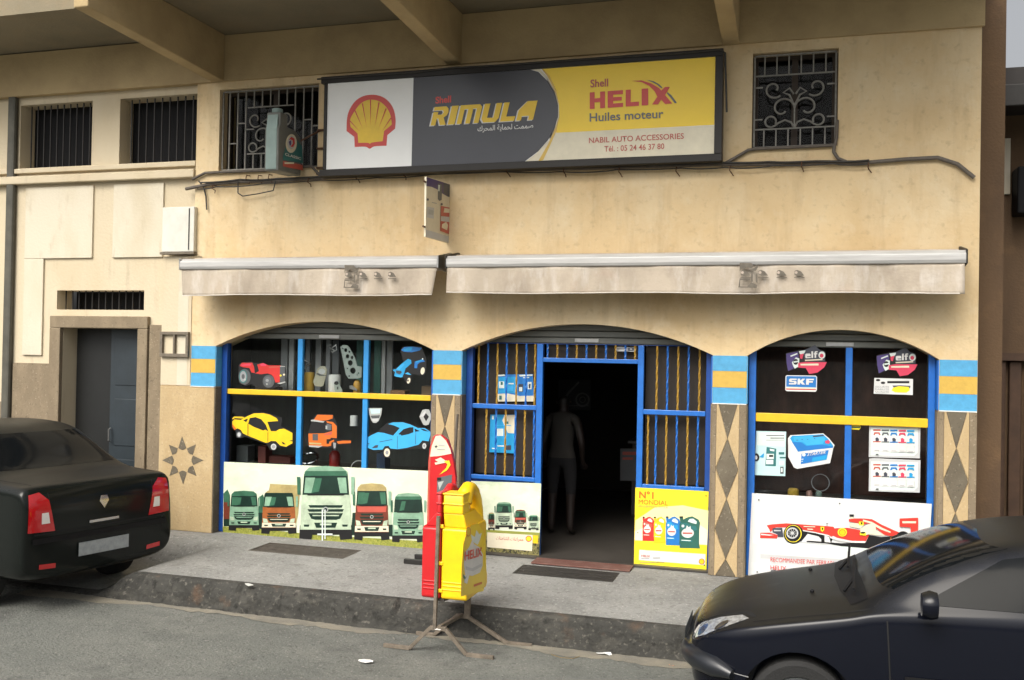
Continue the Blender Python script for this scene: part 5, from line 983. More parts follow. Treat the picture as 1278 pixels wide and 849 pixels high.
def jug(label, xa, xb, m, ina, inb):
    """moulded can: ribbed body, sloping shoulders, slimmer neck and looped handle; ina/inb: how far the neck is set in on each side"""
    y0, y1 = YA+.004, YB+.10; zb0 = .345; H = .885; wd = y1-y0
    t = thing('oil_can_display', label, 'display can', ((xa+xb)/2, (y0+y1)/2, zb0))
    f = lambda u, v: (y0+wd*u, zb0+H*v)
    b = MB(); b.prism([f(0, .02), f(.03, 0), f(1.02, 0), f(1.09, .03), f(1.09, .12), f(1.04, .17), f(1.0, .20), f(.99, .50), f(1.0, .62), f(.93, .66), f(.06, .66), f(0, .64)], 'X', xa, xb)
    b.build('can_body', m, t, bevel=.03, seg=4, smooth=True)
    na, nb_ = xa+ina, xb-inb
    (ya, z_a), (yb, _) = f(.035, .655), f(.97, .655); (yc, z_c), (yd, _) = f(.03, .79), f(.62, .79)
    b = MB(); b.add([(xa+.012, ya, z_a), (xb-.012, ya, z_a), (xb-.012, yb, z_a), (xa+.012, yb, z_a), (na, yc, z_c), (nb_, yc, z_c), (nb_, yd, z_c), (na, yd, z_c)], [(0, 3, 2, 1), (4, 5, 6, 7), (0, 1, 5, 4), (1, 2, 6, 5), (2, 3, 7, 6), (3, 0, 4, 7)])
    b.build('can_shoulder', m, t, bevel=.012, seg=3, smooth=True)
    b = MB(); b.prism([f(.02, .78), f(.37, .78), f(.37, .95), f(.35, .965), f(.04, .965), f(.02, .95)], 'X', na, nb_); b.build('can_neck', m, t, bevel=.012, seg=3, smooth=True)
    hp = [f(u, v) for u, v in ((.33, .86), (.40, .95), (.52, .985), (.68, .975), (.84, .925), (.96, .84), (1.0, .74), (.975, .64))]
    rr = max(.03, min(.052, (nb_-na)*.42)); xm = nb_-rr*.95 if nb_-na > .08 else (na+nb_)/2; b = MB(); b.tube([(xm, p[0], p[1]) for p in hp], [rr*1.3, rr*1.25, rr*1.1, rr, rr, rr, rr*1.1, rr*1.3], 12)
    b.build('can_handle', m, t, smooth=True)
    for z in (.42, .45, .48):
        MB().box(xa+.014, xb-.014, y0-.006, y0+.012, z, z+.013).build('moulded_rib', m, t, bevel=.005)
    for v in (.865, .955): MB().box(na-.004, nb_+.004, y0+.002, y0+wd*.36, zb0+H*v, zb0+H*(v+.016)).build('neck_ring', m, t, bevel=.005)
    return t
JXR = -.475
yj = jug('yellow plastic oil can display on the kerbside stand', -.695, JXR, yellow_pl, .004, .045)
rj = jug('red plastic oil can display behind the yellow one on the stand', -.865, -.705, red_pl, .115, .004)
for z in (.40, .62, .92): MB().box(-.715, -.68, YA-.004, YA+.01, z, z+.03).build('clip', yellow_pl, yj, bevel=.004)
T = (545, 605, 5.653); ax = ('X', JXR)
art('can_label', yj, ax, [(mat('label_yellow', (.86, .62, .012), .3, var=.05), [(188, 420), (210, 340), (240, 290), (290, 270), (330, 330), (345, 420), (350, 600), (330, 750), (170, 790), (175, 600)]), ('white', [(195, 480), (230, 440), (250, 390), (265, 420), (300, 440), (325, 490), (325, 570), (305, 620), (250, 645), (200, 630), (192, 560)]), ('pale', [(250, 400), (240, 350), (270, 370), (280, 320), (300, 350), (318, 340), (305, 390), (290, 425)]), ('white', [(195, 640), (215, 625), (230, 640), (215, 700), (195, 690)]), ('lgrey', [(205, 575), (250, 590), (320, 555), (320, 575), (255, 612), (205, 600)]), ('truckmid', [(188, 630), (205, 655), (215, 640), (200, 670), (188, 655)]), ('orange', [(262, 705), (320, 685), (320, 700), (262, 722)])], tf=T, lift=.003)
text('HELIX', yj, 'shellred', (545+200/5.653, 605+535/5.653), (545+322/5.653, 605+500/5.653), (545+200/5.653, 605+472/5.653), ax, bold=.02, lift=.012)
art('can_badge', yj, ax, [('orange', ell(224, 332, 17, 34)), ('yellow', ell(224, 332, 13, 28))], tf=T, lift=.008)
# ================================================================== RED TOTEM
RY = -.55
t = thing('red_totem', 'tall red advertising totem with white rounded top in front of the middle pier', 'totem', (-1.5, RY, PV))
T = (520, 540, 5.31)
P = [(onY(520+x/5.31, 540+y/5.31, RY)) for x, y in [(75, 200), (85, 100), (105, 30), (125, 14), (160, 16), (200, 50), (225, 110), (245, 200), (258, 300), (262, 420), (262, 815), (62, 815), (68, 500)]]
MB().prism([(p.x, max(p.z, PV+.10)) for p in P], 'Y', RY, RY+.06).build('board', red_pl, t, bevel=.008)
art('totem_print', t, ('Y', RY), [('tomato', [(78, 200), (88, 110), (106, 40), (118, 24), (96, 130), (86, 300), (80, 800), (66, 800), (70, 480)]), ('cream', [(88, 160), (100, 90), (125, 24), (158, 20), (195, 55), (222, 110), (230, 140), (150, 155)]), ('slate', [(135, 320), (135, 300), (235, 278), (232, 330), (210, 345), (205, 400), (170, 500), (135, 500)]), ('silver', [(140, 330), (180, 320), (150, 380)]), ('cream', ell(212, 375, 22, 32)), ('red', ell(213, 373, 11, 18)), ('cream', [(120, 180), (160, 165), (190, 185), (150, 200)]), ('cream', [(118, 200), (200, 185), (205, 196), (125, 214)]), ('lemon', [(180, 190), (215, 185), (225, 215), (200, 250), (150, 280), (195, 235), (205, 210)]), ('black', rect(135, 298, 162, 318)), ('dgrey', [(118, 92), (130, 84), (138, 92), (126, 102)]), ('lgrey', rect(145, 78, 185, 86)), ('lgrey', rect(133, 105, 188, 112))], tf=T, lift=.001)
x0 = onZ(505, 703, PV).x; fx = onY(540, 690, RY).x
MB().box(x0, fx+.30, RY-.10, RY-.06, PV+.001, PV+.05).build('base_bar', dark_metal, t, bevel=.004)
MB().box(x0+.02, fx+.28, RY+.14, RY+.18, PV+.001, PV+.05).build('base_bar', dark_metal, t, bevel=.004)
for xx in (fx+.02, fx+.2): MB().box(xx, xx+.04, RY-.06, RY+.14, PV+.03, PV+.11).build('base_arm', dark_metal, t)
# ================================================================== LITTER
pap = mat('paper', (.74, .74, .72), .8, var=.1)
for lb, px, py, z, sz, m in (('crumpled white paper scrap on the road near the stand', 457, 827, G, .07, pap), ('white paper scrap on the road below the kerb', 717, 808, G, .055, pap), ('flat white paper scrap on the road right of the stand', 754, 818, G, .085, pap), ('small pale scrap on the kerb edge at the left', 311, 731.5, PV, .05, mat('paper_dim', (.5, .5, .47), .8)), ('tiny white scrap on the stand foot', 546, 787, za+.017, .03, pap), ('pale pebble sized litter on the road by the left kerb', 318, 767, G, .05, MATS['paper_dim']), ('orange peel bit on the road near the right car', 838, 832, G, .03, INK['orange'])):
    c = onZ(px, py, z); b = MB(); n = 9; vs = [(c.x, c.y, z+.018*sz/.07)]
    for k in range(n):
        a = 2*math.pi*k/n; r = sz*random.uniform(.6, 1.1); vs.append((c.x+r*math.cos(a), c.y+r*.55*math.sin(a), z+.006+random.uniform(0, .018)*sz/.07))
    b.add(vs, [(0, k+1, (k+1) % n+1) for k in range(n)]); tag(b.build('paper_scrap', m), lb, 'litter')
b = MB(); b.tube([onZ(x, y, G+.004) for x, y in ((688, 817), (700, 821), (715, 822), (728, 818), (727, 812), (718, 810))], .004, 5); tag(b.build('twig', mat('twig', (.16, .12, .06), .8)), 'thin bent stalk lying on the road below the kerb', 'twig')
# ================================================================== INSIDE THE DOORWAY
t = thing('shop_counter', 'dim shop counter with a faded red mark inside the doorway', 'counter', (.75, 3.3, .185))
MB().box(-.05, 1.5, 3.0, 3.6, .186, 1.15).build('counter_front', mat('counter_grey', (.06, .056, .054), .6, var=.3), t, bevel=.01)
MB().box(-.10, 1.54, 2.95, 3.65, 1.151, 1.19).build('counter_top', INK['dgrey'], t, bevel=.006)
art('counter_sign', t, ('Y', 2.999), [('slate', rect(774, 560, 800, 600)), ('tomato', rect(777, 564, 795, 568)), ('tomato', rect(777, 571, 790, 574))], lift=.002)
t = thing('lamp_poster', 'dark poster with a pale line drawing of a headlight inside the doorway', 'poster', onY(716, 495, 4.6))
art('panel', t, ('Y', 4.6), [('dgrey', [(697, 474), (737, 474), (737, 512), (697, 512)]), ('grey', [(699, 505), (708, 490), (722, 476), (723, 478), (710, 492), (702, 506)]), ('grey', ell(727, 499, 9)), ('dgrey', ell(727, 499, 7)), ('grey', ell(727, 499, 4)), ('dgrey', ell(727, 499, 3)), ('grey', rect(699, 506, 735, 507))], thick=.004)
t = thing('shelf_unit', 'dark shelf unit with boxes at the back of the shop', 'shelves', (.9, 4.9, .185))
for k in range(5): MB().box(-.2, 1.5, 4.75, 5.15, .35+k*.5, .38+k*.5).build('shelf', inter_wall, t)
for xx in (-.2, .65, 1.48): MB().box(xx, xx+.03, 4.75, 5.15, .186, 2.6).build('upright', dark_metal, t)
# person seen from behind, standing just inside
def person():
    o = Vector((-.60, 1.28, .186)); t = thing('person', 'person in a pale sleeveless top and dark knee-length shorts standing inside the dark doorway', 'person', o)
    J = {'pel': (0, 0, .92), 'ab': (0, -.01, 1.06), 'ch': (0, 0, 1.27), 'nb': (0, .01, 1.42), 'nk': (0, .02, 1.48), 'hd': (.0, .035, 1.585), 'ht': (.0, .03, 1.665),
         'hl': (-.10, 0, .90), 'kl': (-.115, .02, .49), 'al': (-.12, -.01, .09), 'fl': (-.13, .13, .035), 'hr': (.10, 0, .90), 'kr': (.11, .02, .49), 'ar': (.11, -.01, .09), 'fr': (.13, .13, .035),
         'sl': (-.175, .0, 1.38), 'el': (-.235, -.02, 1.10), 'wl': (-.23, .10, .87), 'sr': (.175, 0, 1.38), 'er': (.24, -.02, 1.10), 'wr': (.22, .12, .90)}
    R_ = {'pel': (.155, .115), 'ab': (.135, .10), 'ch': (.165, .115), 'nb': (.09, .075), 'nk': (.055, .055), 'hd': (.078, .095), 'ht': (.06, .07), 'hl': (.095, .10), 'kl': (.06, .062), 'al': (.04, .045), 'fl': (.04, .03), 'hr': (.095, .10), 'kr': (.06, .062), 'ar': (.04, .045), 'fr': (.04, .03), 'sl': (.06, .06), 'el': (.042, .042), 'wl': (.028, .028), 'sr': (.06, .06), 'er': (.042, .042), 'wr': (.028, .028)}
    E = [('pel', 'ab'), ('ab', 'ch'), ('ch', 'nb'), ('nb', 'nk'), ('nk', 'hd'), ('hd', 'ht'), ('pel', 'hl'), ('hl', 'kl'), ('kl', 'al'), ('al', 'fl'), ('pel', 'hr'), ('hr', 'kr'), ('kr', 'ar'), ('ar', 'fr'), ('nb', 'sl'), ('sl', 'el'), ('el', 'wl'), ('nb', 'sr'), ('sr', 'er'), ('er', 'wr')]
    for s_, wn in ((-1, 'wl'), (1, 'wr')):
        w_ = Vector(J[wn]); p = w_+Vector((0, .045, -.05)); J[wn+'p'] = tuple(p); R_[wn+'p'] = (.036, .018); E.append((wn, wn+'p'))
        for k, (dx, ln) in enumerate(((-.027, .06), (-.009, .072), (.009, .075), (.026, .066), (-.04*s_*-1, .045))):
            a = p+Vector((dx, .022, -.022)); c_ = a+Vector((0, ln*.45, -ln*.35)); d_ = c_+Vector((0, ln*.25, -ln*.5))
            for q, v in (('a', a), ('c', c_), ('d', d_)): J[wn+str(k)+q] = tuple(v); R_[wn+str(k)+q] = (.009, .009)
            E += [(wn+'p', wn+str(k)+'a'), (wn+str(k)+'a', wn+str(k)+'c'), (wn+str(k)+'c', wn+str(k)+'d')]
    names = list(J); me = bpy.data.meshes.new('body'); me.from_pydata([J[n_] for n_ in names], [(names.index(a), names.index(c)) for a, c in E], [])
    ob = link('body', me, t); ob.modifiers.new('skin', 'SKIN'); ob.modifiers.new('sub', 'SUBSURF').levels = 2
    sv = me.skin_vertices[0].data
    for i, n_ in enumerate(names): sv[i].radius = R_[n_]; sv[i].use_root = (n_ == 'pel')
    ob.modifiers['sub'].render_levels = 1
    dg = bpy.context.evaluated_depsgraph_get(); m2 = bpy.data.meshes.new_from_object(ob.evaluated_get(dg)); ob.modifiers.clear(); ob.data = m2
    m2.materials.clear(); bm = bmesh.new(); bm.from_mesh(m2)
    for zc in (.085, .50, .93, 1.46, 1.56, 1.65): bmesh.ops.bisect_plane(bm, geom=bm.verts[:]+bm.edges[:]+bm.faces[:], plane_co=(0, 0, zc), plane_no=(0, 0, 1))
    for xc in (-.20, .20): bmesh.ops.bisect_plane(bm, geom=bm.verts[:]+bm.edges[:]+bm.faces[:], plane_co=(xc, 0, 0), plane_no=(1, 0, 0))
    bm.to_mesh(m2); bm.free()
    for m in (mat('skin', (.014, .008, .006), .55), mat('shirt_shaded', (.026, .023, .019), .85), mat('shorts_dark', (.006, .006, .007), .9), mat('hair_black', (.01, .008, .007), .6), mat('shoe', (.03, .025, .02), .6)): m2.materials.append(m)  # skin and clothes coloured near black: the doorway's shade is in the colour
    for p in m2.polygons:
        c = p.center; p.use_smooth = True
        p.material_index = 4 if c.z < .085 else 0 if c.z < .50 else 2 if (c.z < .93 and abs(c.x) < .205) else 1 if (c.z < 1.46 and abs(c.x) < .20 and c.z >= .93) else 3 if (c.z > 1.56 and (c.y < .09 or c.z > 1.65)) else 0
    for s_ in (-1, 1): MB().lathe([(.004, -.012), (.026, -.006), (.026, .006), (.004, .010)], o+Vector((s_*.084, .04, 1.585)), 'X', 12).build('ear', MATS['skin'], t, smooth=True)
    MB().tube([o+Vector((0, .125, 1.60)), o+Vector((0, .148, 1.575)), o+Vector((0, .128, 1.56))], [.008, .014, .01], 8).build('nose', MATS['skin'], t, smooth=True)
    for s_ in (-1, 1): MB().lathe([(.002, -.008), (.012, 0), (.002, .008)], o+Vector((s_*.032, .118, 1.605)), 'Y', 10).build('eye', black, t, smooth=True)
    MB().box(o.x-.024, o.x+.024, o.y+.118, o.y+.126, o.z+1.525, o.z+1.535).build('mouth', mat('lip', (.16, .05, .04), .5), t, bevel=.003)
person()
# ================================================================== NEIGHBOUR ON THE RIGHT
N_ = thing('neighbour_building', 'dark brown low building with a tin eave at the right edge', 'building', (5, 1.6, PV))
brown = layered('brown_wall', (.12, .075, .042), [((.07, .045, .03), 1.5, (1, 1, .5), .42, .7, .8), ((.20, .12, .06), 3, (1, 1, 1), .55, .8, .6)], bump=.3)
MB().box(3.68, 12, 1.6, 8, PV, 5.2).build('wall', brown, N_)
MB().box(3.70, 12, .85, 1.60, 5.0, 5.12).build('eave', mat('tin_dark', (.035, .03, .028), .6, .3, var=.3), N_, bevel=.01)
MB().box(3.70, 12, .82, .86, 4.92, 5.14).build('gutter', dark_metal, N_, bevel=.01)
MB().box(3.85, 4.22, 1.56, 1.598, 4.15, 4.75).build('white_panel', whitewash, N_)
MB().box(4.24, 12, 1.3, 1.598, 3.9, 4.4).build('sign_box', black, N_, bevel=.02)
MB().box(4.0, 4.08, 1.45, 1.55, PV, 4.9).build('downpipe', mat('pipe_brown', (.09, .065, .045), .7, var=.3), N_, bevel=.02)
MB().box(3.69, 3.97, .55, 1.595, PV, 7.2).build('corner_pier', brown, N_)
MB().box(3.98, 4.3, .87, 1.59, 5.125, 5.32).build('eave', MATS['tin_dark'], N_)
sh_m = mat('shutter_brown', (.085, .045, .025), .6, .2, var=.4, vscale=6)
for i in range(26): MB().box(3.75+i*.16, 3.75+i*.16+.12, 1.50+.03*(i % 2), 1.595, PV, 2.35).build('shutter_slat', sh_m, N_, bevel=.01)
MB().box(3.70, 12, 1.46, 1.598, 2.36, 2.44).build('shutter_rail', sh_m, N_)
# ================================================================== CARS
def car_paint(name, c):
    """dark enamel, with street dust settled on the faces that look up"""
    m = mat(name, c, .12, .0, spec=.26); n = m.node_tree.nodes; l = m.node_tree.links; b = n['Principled BSDF']
    g = n.new('ShaderNodeNewGeometry'); sx = n.new('ShaderNodeSeparateXYZ'); l.new(g.outputs['Normal'], sx.inputs[0])
    t = n.new('ShaderNodeTexNoise'); t.inputs['Scale'].default_value = 5; t.inputs['Detail'].default_value = 6; l.new(g.outputs['Position'], t.inputs['Vector'])
    ad = n.new('ShaderNodeMath'); ad.operation = 'MULTIPLY_ADD'; ad.inputs[1].default_value = .35; l.new(t.outputs['Fac'], ad.inputs[0]); l.new(sx.outputs['Z'], ad.inputs[2])
    mr = n.new('ShaderNodeMapRange'); mr.inputs['From Min'].default_value = .78; mr.inputs['From Max'].default_value = 1.12; l.new(ad.outputs[0], mr.inputs['Value'])
    r = n.new('ShaderNodeMapRange'); r.inputs['To Min'].default_value = .12; r.inputs['To Max'].default_value = .42; l.new(mr.outputs[0], r.inputs['Value']); l.new(r.outputs[0], b.inputs['Roughness'])
    mx = n.new('ShaderNodeMix'); mx.data_type = 'RGBA'; mx.inputs['A'].default_value = tuple(c)+(1,); mx.inputs['B'].default_value = (.012, .0118, .0105, 1); l.new(mr.outputs[0], mx.inputs['Factor']); l.new(mx.outputs['Result'], b.inputs['Base Color'])
    return m
tyre_m = mat('tyre', (.014, .014, .014), .85, bump=.3, bscale=80); rim_m = mat('rim', (.22, .23, .24), .35, .8); lens_clear = mat('lens_clear', (.62, .64, .65), .14, .5, coat=.6, var=.6, vscale=40)
lens_red = mat('lens_red', (.48, .008, .012), .12, coat=1.0); lens_white = mat('lens_white', (.75, .72, .68), .15, coat=1.0); car_glass = mat('car_glass', (.005, .006, .007), .09, spec=.10)
trim_black = mat('trim_black', (.008, .008, .009), .55, spec=.2); plate_m = mat('number_plate', (.34, .37, .38), .4, var=.3, vscale=20); chrome_m = mat('car_chrome', (.6, .6, .6), .15, 1.0); seam_m = mat('seam', (.002, .002, .002), .8)
class Car:
    def __init__(s, name, label, stations, wheels, paint, loc, rz, scale=1.0):
        s.t = thing(name, label, 'car', loc); s.t.rotation_euler = (0, 0, rz); s.t.scale = (scale,)*3 if isinstance(scale, float) else scale; ORG[s.t.name] = Vector((0, 0, 0))
        vs = []; K = 10
        for (x, hw, zb, zm, ws, zs, wt, zte, zt) in stations:
            half = [(0, zb), (hw*.80, zb), (hw*.965, zb+.06), (hw, zm), (ws+(hw-ws)*.35, zm+(zs-zm)*.72), (ws, zs), (ws+(wt-ws)*.16, zs+(zte-zs)*.10), (wt+(ws-wt)*.10, zte-(zte-zs)*.10), (wt*.80, zte+(zt-zte)*.55), (0, zt)]
            ring = [(x, -y, z) for y, z in half]+[(x, y, z) for y, z in half[-2:0:-1]]
            vs += ring
        n = len(ring); fs = [(i*n+k, i*n+(k+1) % n, (i+1)*n+(k+1) % n, (i+1)*n+k) for i in range(len(stations)-1) for k in range(n)]
        fs += [tuple(range(n)), tuple(range((len(stations)-1)*n, len(stations)*n))]
        b = MB(); b.add(vs, fs); ob = b.build('body', paint, s.t, smooth=False, local=True)
        sub = ob.modifiers.new('sub', 'SUBSURF'); sub.levels = 3; sub.render_levels = 3
        dg = bpy.context.evaluated_depsgraph_get(); me = bpy.data.meshes.new_from_object(ob.evaluated_get(dg)); ob.modifiers.clear(); ob.data = me
        s.bvh = BVHTree.FromPolygons([v.co.copy() for v in me.vertices], [tuple(p.vertices) for p in me.polygons])
        cut = MB()
        for (wx, wz, r, tr) in wheels:
            for sg in (-1, 1): cut.lathe([(r, 0), (r, .32)], (wx, sg*.95 if sg < 0 else .63, wz), 'Y', 40)
        co = cut.build('cutter', seam_m, s.t, local=True)
        bo = ob.modifiers.new('bool', 'BOOLEAN'); bo.object = co; bo.operation = 'DIFFERENCE'; bo.solver = 'EXACT'
        dg = bpy.context.evaluated_depsgraph_get(); me = bpy.data.meshes.new_from_object(ob.evaluated_get(dg)); ob.modifiers.clear(); ob.data = me
        bpy.data.objects.remove(co)
        for p in me.polygons: p.use_smooth = True
        me.set_sharp_from_angle(angle=math.radians(45))
        s.body = ob
        for (wx, wz, r, tr) in wheels:
            for sg in (-1, 1):
                yc = sg*.70
                w_ = MB(); w_.lathe([(tr*.60, -.05), (tr*.66, -.095), (tr*.90, -.10), (tr*.985, -.08), (tr, -.03), (tr, .03), (tr*.985, .08), (tr*.90, .10), (tr*.66, .095), (tr*.60, .05)], (wx, yc, wz), 'Y', 40)
                wo = w_.build('wheel', tyre_m, s.t, smooth=True, local=True)
                rb = MB(); d = sg*.088; rb.lathe([(.02, d*1.02), (tr*.16, d*1.02), (tr*.20, d*.85), (tr*.5, d*.80), (tr*.60, d*.98), (tr*.64, d*1.0), (tr*.64, d*.5), (.02, d*.4)], (wx, yc, wz), 'Y', 32)
                rb.build('hub_cap', rim_m, wo, smooth=True, local=True)
                for k in range(7):
                    a = k*2*math.pi/7; q = Vector((wx, yc+d*.92, wz)); u = Vector((math.cos(a), 0, math.sin(a)))
                    MB().bar(q+u*tr*.18, q+u*tr*.58, .028, .012).build('spoke', rim_m, wo, local=True)
    def cen(s, pts): return sum((Vector(p) for p in pts), Vector())/len(pts)
    def patch(s, nm, pts, d, m, off=.003, cuts=5, parent=None):
        """panel, lens or glass laid on the body: 3D outline pushed along d onto the skin"""
        d = Vector(d).normalized(); bm = bmesh.new(); vs = [bm.verts.new(Vector(p)) for p in pts]; bm.faces.new(vs)
        bmesh.ops.triangulate(bm, faces=bm.faces[:])
        for _ in range(cuts):
            lng = [e for e in bm.edges if e.calc_length() > .05]
            if not lng: break
            bmesh.ops.subdivide_edges(bm, edges=lng, cuts=1, use_grid_fill=False); bmesh.ops.triangulate(bm, faces=[f for f in bm.faces if len(f.verts) > 3])
        for v in bm.verts:
            h = s.bvh.ray_cast(v.co-d*2.5, d)
            k_ = 0; cen = s.cen(pts)
            while h[0] is None and k_ < 40: k_ += 1; h = s.bvh.ray_cast(v.co.lerp(cen, k_*.02)-d*2.5, d)
            if h[0] is not None: v.co = h[0]-d*off
        me = bpy.data.meshes.new(nm); bm.normal_update(); bm.to_mesh(me); bm.free(); me.materials.append(m)
        for p in me.polygons: p.use_smooth = True
        return link(nm, me, parent or s.t)
    def strip(s, nm, pts, d, m, wd=.008, off=.0025, parent=None):
        """narrow line (seam, moulding) following a polyline on the skin"""
        d = Vector(d).normalized(); P = []
        pts = [Vector(p) for p in pts]
        for i in range(len(pts)-1):
            k = max(2, int((pts[i+1]-pts[i]).length/.04))
            P += [pts[i].lerp(pts[i+1], j/k) for j in range(k)]
        P.append(pts[-1]); vs = []
        for i, p in enumerate(P):
            tg = (P[min(i+1, len(P)-1)]-P[max(i-1, 0)]).normalized(); sd = tg.cross(d).normalized()*wd/2
            for q in (p-sd, p+sd):
                h = s.bvh.ray_cast(q-d*2.5, d); vs.append((h[0]-d*off) if h[0] is not None else (vs[-2] if len(vs) > 1 else q))
        b = MB(); b.add(vs, [(2*i, 2*i+1, 2*i+3, 2*i+2) for i in range(len(P)-1)])
        return b.build(nm, m, parent or s.t, smooth=True, local=True)
# ---- right: dark hatchback, nose to the left
st206 = [(.00, .36, .32, .47, .35, .54, .24, .58, .59), (.03, .58, .26, .47, .56, .575, .42, .625, .64), (.11, .70, .21, .48, .68, .645, .50, .695, .71), (.28, .785, .19, .52, .75, .725, .50, .775, .795), (.55, .82, .18, .54, .785, .79, .52, .838, .858), (.85, .83, .18, .56, .797, .85, .55, .90, .925),
         (1.02, .83, .18, .56, .80, .88, .60, .94, .965), (1.12, .83, .18, .56, .80, .91, .67, 1.0, 1.03), (1.45, .83, .18, .56, .80, .93, .62, 1.19, 1.225), (1.78, .83, .18, .56, .80, .945, .565, 1.31, 1.335), (2.10, .83, .18, .56, .80, .955, .55, 1.375, 1.40), (2.5, .83, .18, .56, .80, .97, .55, 1.395, 1.42), (3.05, .825, .18, .56, .79, .985, .53, 1.35, 1.385), (3.4, .80, .20, .56, .765, .985, .50, 1.24, 1.27), (3.66, .76, .24, .56, .72, .93, .48, .99, 1.00), (3.78, .70, .28, .55, .66, .72, .48, .76, .77), (3.83, .50, .34, .5, .48, .62, .35, .65, .655)]
cr = Car('hatchback_car', 'dark blue black hatchback parked at the kerb at the lower right, nose to the left', st206, [(.70, .29, .35, .295), (3.14, .29, .35, .295)], car_paint('paint_night_blue', (.0045, .0055, .010)), (1.375, -2.79, G+.005), 0, 1.0)
F = (1, 0, 0); L = (0, 1, 0); DN = (0, 0, -1); FL = (.80, .62, 0); FR = (.80, -.62, 0)
for sg, d in ((-1, FL), (1, FR)):
    hl = cr.patch('headlight', [(.03, sg*.46, .595), (.06, sg*.57, .60), (.12, sg*.665, .65), (.19, sg*.72, .715), (.25, sg*.75, .775), (.19, sg*.69, .775), (.11, sg*.60, .735), (.04, sg*.48, .665)], d, lens_clear, .006)
    cr.patch('headlight_bulb', [(.09+.025*math.cos(a*.6283), sg*(.57+.035*math.cos(a*.6283)), .655+.033*math.sin(a*.6283)) for a in range(10)], d, chrome_m, .009, parent=hl)
    cr.strip('seam', [(.03, sg*.45, .59), (.04, sg*.47, .675), (.10, sg*.59, .747), (.19, sg*.69, .787), (.265, sg*.76, .787), (.20, sg*.735, .71), (.13, sg*.68, .64)], d, seam_m, .012)
    cr.patch('headlight_bulb', [(.17+.02*math.cos(a*.6283), sg*(.675+.03*math.cos(a*.6283)), .715+.026*math.sin(a*.6283)) for a in range(10)], d, chrome_m, .009, parent=hl)
    cr.patch('indicator_lens', [(.045, sg*.47, .61), (.06, sg*.52, .615), (.05, sg*.50, .655), (.04, sg*.475, .655)], d, lens_white, .010, parent=hl)
    cr.patch('door_handle', [(2.22, sg*1, .80), (2.36, sg*1, .805), (2.36, sg*1, .835), (2.22, sg*1, .83)], (0, -sg, 0), trim_black, .018)
    cr.strip('seam', [(.42, sg*.70, 1.2), (.7, sg*.715, 1.2), (.98, sg*.735, 1.2), (1.10, sg*.75, 1.2)], DN, seam_m, .010)
    for q in ([(1.28, sg*1, .30), (1.22, sg*1, .50), (1.20, sg*1, .88)], [(2.42, sg*1, .25), (2.44, sg*1, .60), (2.43, sg*1, .94)]): cr.strip('door_seam', q, (0, -sg, 0), seam_m, .009)
    cr.patch('side_window', [(1.40, sg*1, .985), (1.50, sg*1, 1.05), (1.86, sg*1, 1.255), (2.05, sg*1, 1.29), (2.40, sg*1, 1.31), (2.40, sg*1, .995)], (0, -sg, 0), car_glass, .004)
    cr.patch('side_window', [(2.47, sg*1, .995), (2.47, sg*1, 1.31), (2.85, sg*1, 1.29), (3.10, sg*1, 1.19), (3.18, sg*1, 1.03)], (0, -sg, 0), car_glass, .004)
    cr.strip('rub_strip', [(1.30, sg*1, .545), (2.40, sg*1, .545)], (0, -sg, 0), trim_black, .05, .008)
    mr = MB(); mr.lathe([(.01, -.05), (.065, -.045), (.085, 0), (.075, .04), (.01, .05)], (1.42, sg*.90, 1.02), 'X', 16); mr.build('wing_mirror', MATS['paint_night_blue'], cr.t, smooth=True, local=True)
    cr.strip('bumper_seam', [(.14, sg*.70, .47), (.30, sg*.80, .46), (.40, sg*.82, .45)], (0, -sg, 0), mat('seam_light', (.25, .25, .25), .5), .006, .003)
    # fat moulded corner of the bumper
    pts = [Vector((x, y, z)) for x, y, z in ((-.010, sg*.12, .455), (-.012, sg*.30, .458), (.02, sg*.48, .468), (.085, sg*.625, .48), (.19, sg*.735, .475), (.30, sg*.795, .455))]
    bb = MB(); bb.tube(pts, [.045, .058, .068, .074, .066, .030], 14); bb.build('bumper_moulding', mat('bumper_plastic', (.010, .012, .016), .38, coat=.3), cr.t, smooth=True, local=True)
bb = MB(); bb.tube([(-.008, -.14, .455), (-.010, 0, .452), (-.008, .14, .455)], .046, 14); bb.build('bumper_moulding', MATS['bumper_plastic'], cr.t, smooth=True, local=True)
cr.patch('windscreen', [(0, -.66, 1.04), (0, -.59, 1.20), (0, -.52, 1.31), (0, 0, 1.335), (0, .52, 1.31), (0, .59, 1.20), (0, .66, 1.04), (0, 0, 1.055)], F, car_glass, .004)
cr.patch('scuttle', [(1.0, -.66, 1.5), (.95, -.40, 1.5), (.93, 0, 1.5), (.95, .40, 1.5), (1.0, .66, 1.5), (1.10, .66, 1.5), (1.08, 0, 1.5), (1.10, -.66, 1.5)], DN, trim_black, .004)
for y0, y1 in ((-.60, .05), (0.05, .58)):
    a = Vector((1.02, y0, 1.005)); c = Vector((1.06, y1, 1.06)); MB().bar(a, c, .016).build('wiper', trim_black, cr.t, local=True)
    MB().bar(Vector((.97, y0+.1, .965)), a.lerp(c, .35), .014).build('wiper_arm', trim_black, cr.t, local=True)
for y in (-.33, .33): MB().lathe([(.012, 0), (.014, .012), (.006, .02)], (.78, y, cr.bvh.ray_cast(Vector((.78, y, 3)), Vector((0, 0, -1)))[0].z), 'Z', 10).build('washer_jet', trim_black, cr.t, local=True)
cr.patch('grille', [(0, -.36, .33), (0, .36, .33), (0, .32, .41), (0, -.32, .41)], F, trim_black, .004)
cr.patch('number_plate', [(0, -.26, .47), (0, .26, .47), (0, .26, .56), (0, -.26, .56)], F, plate_m, .055)
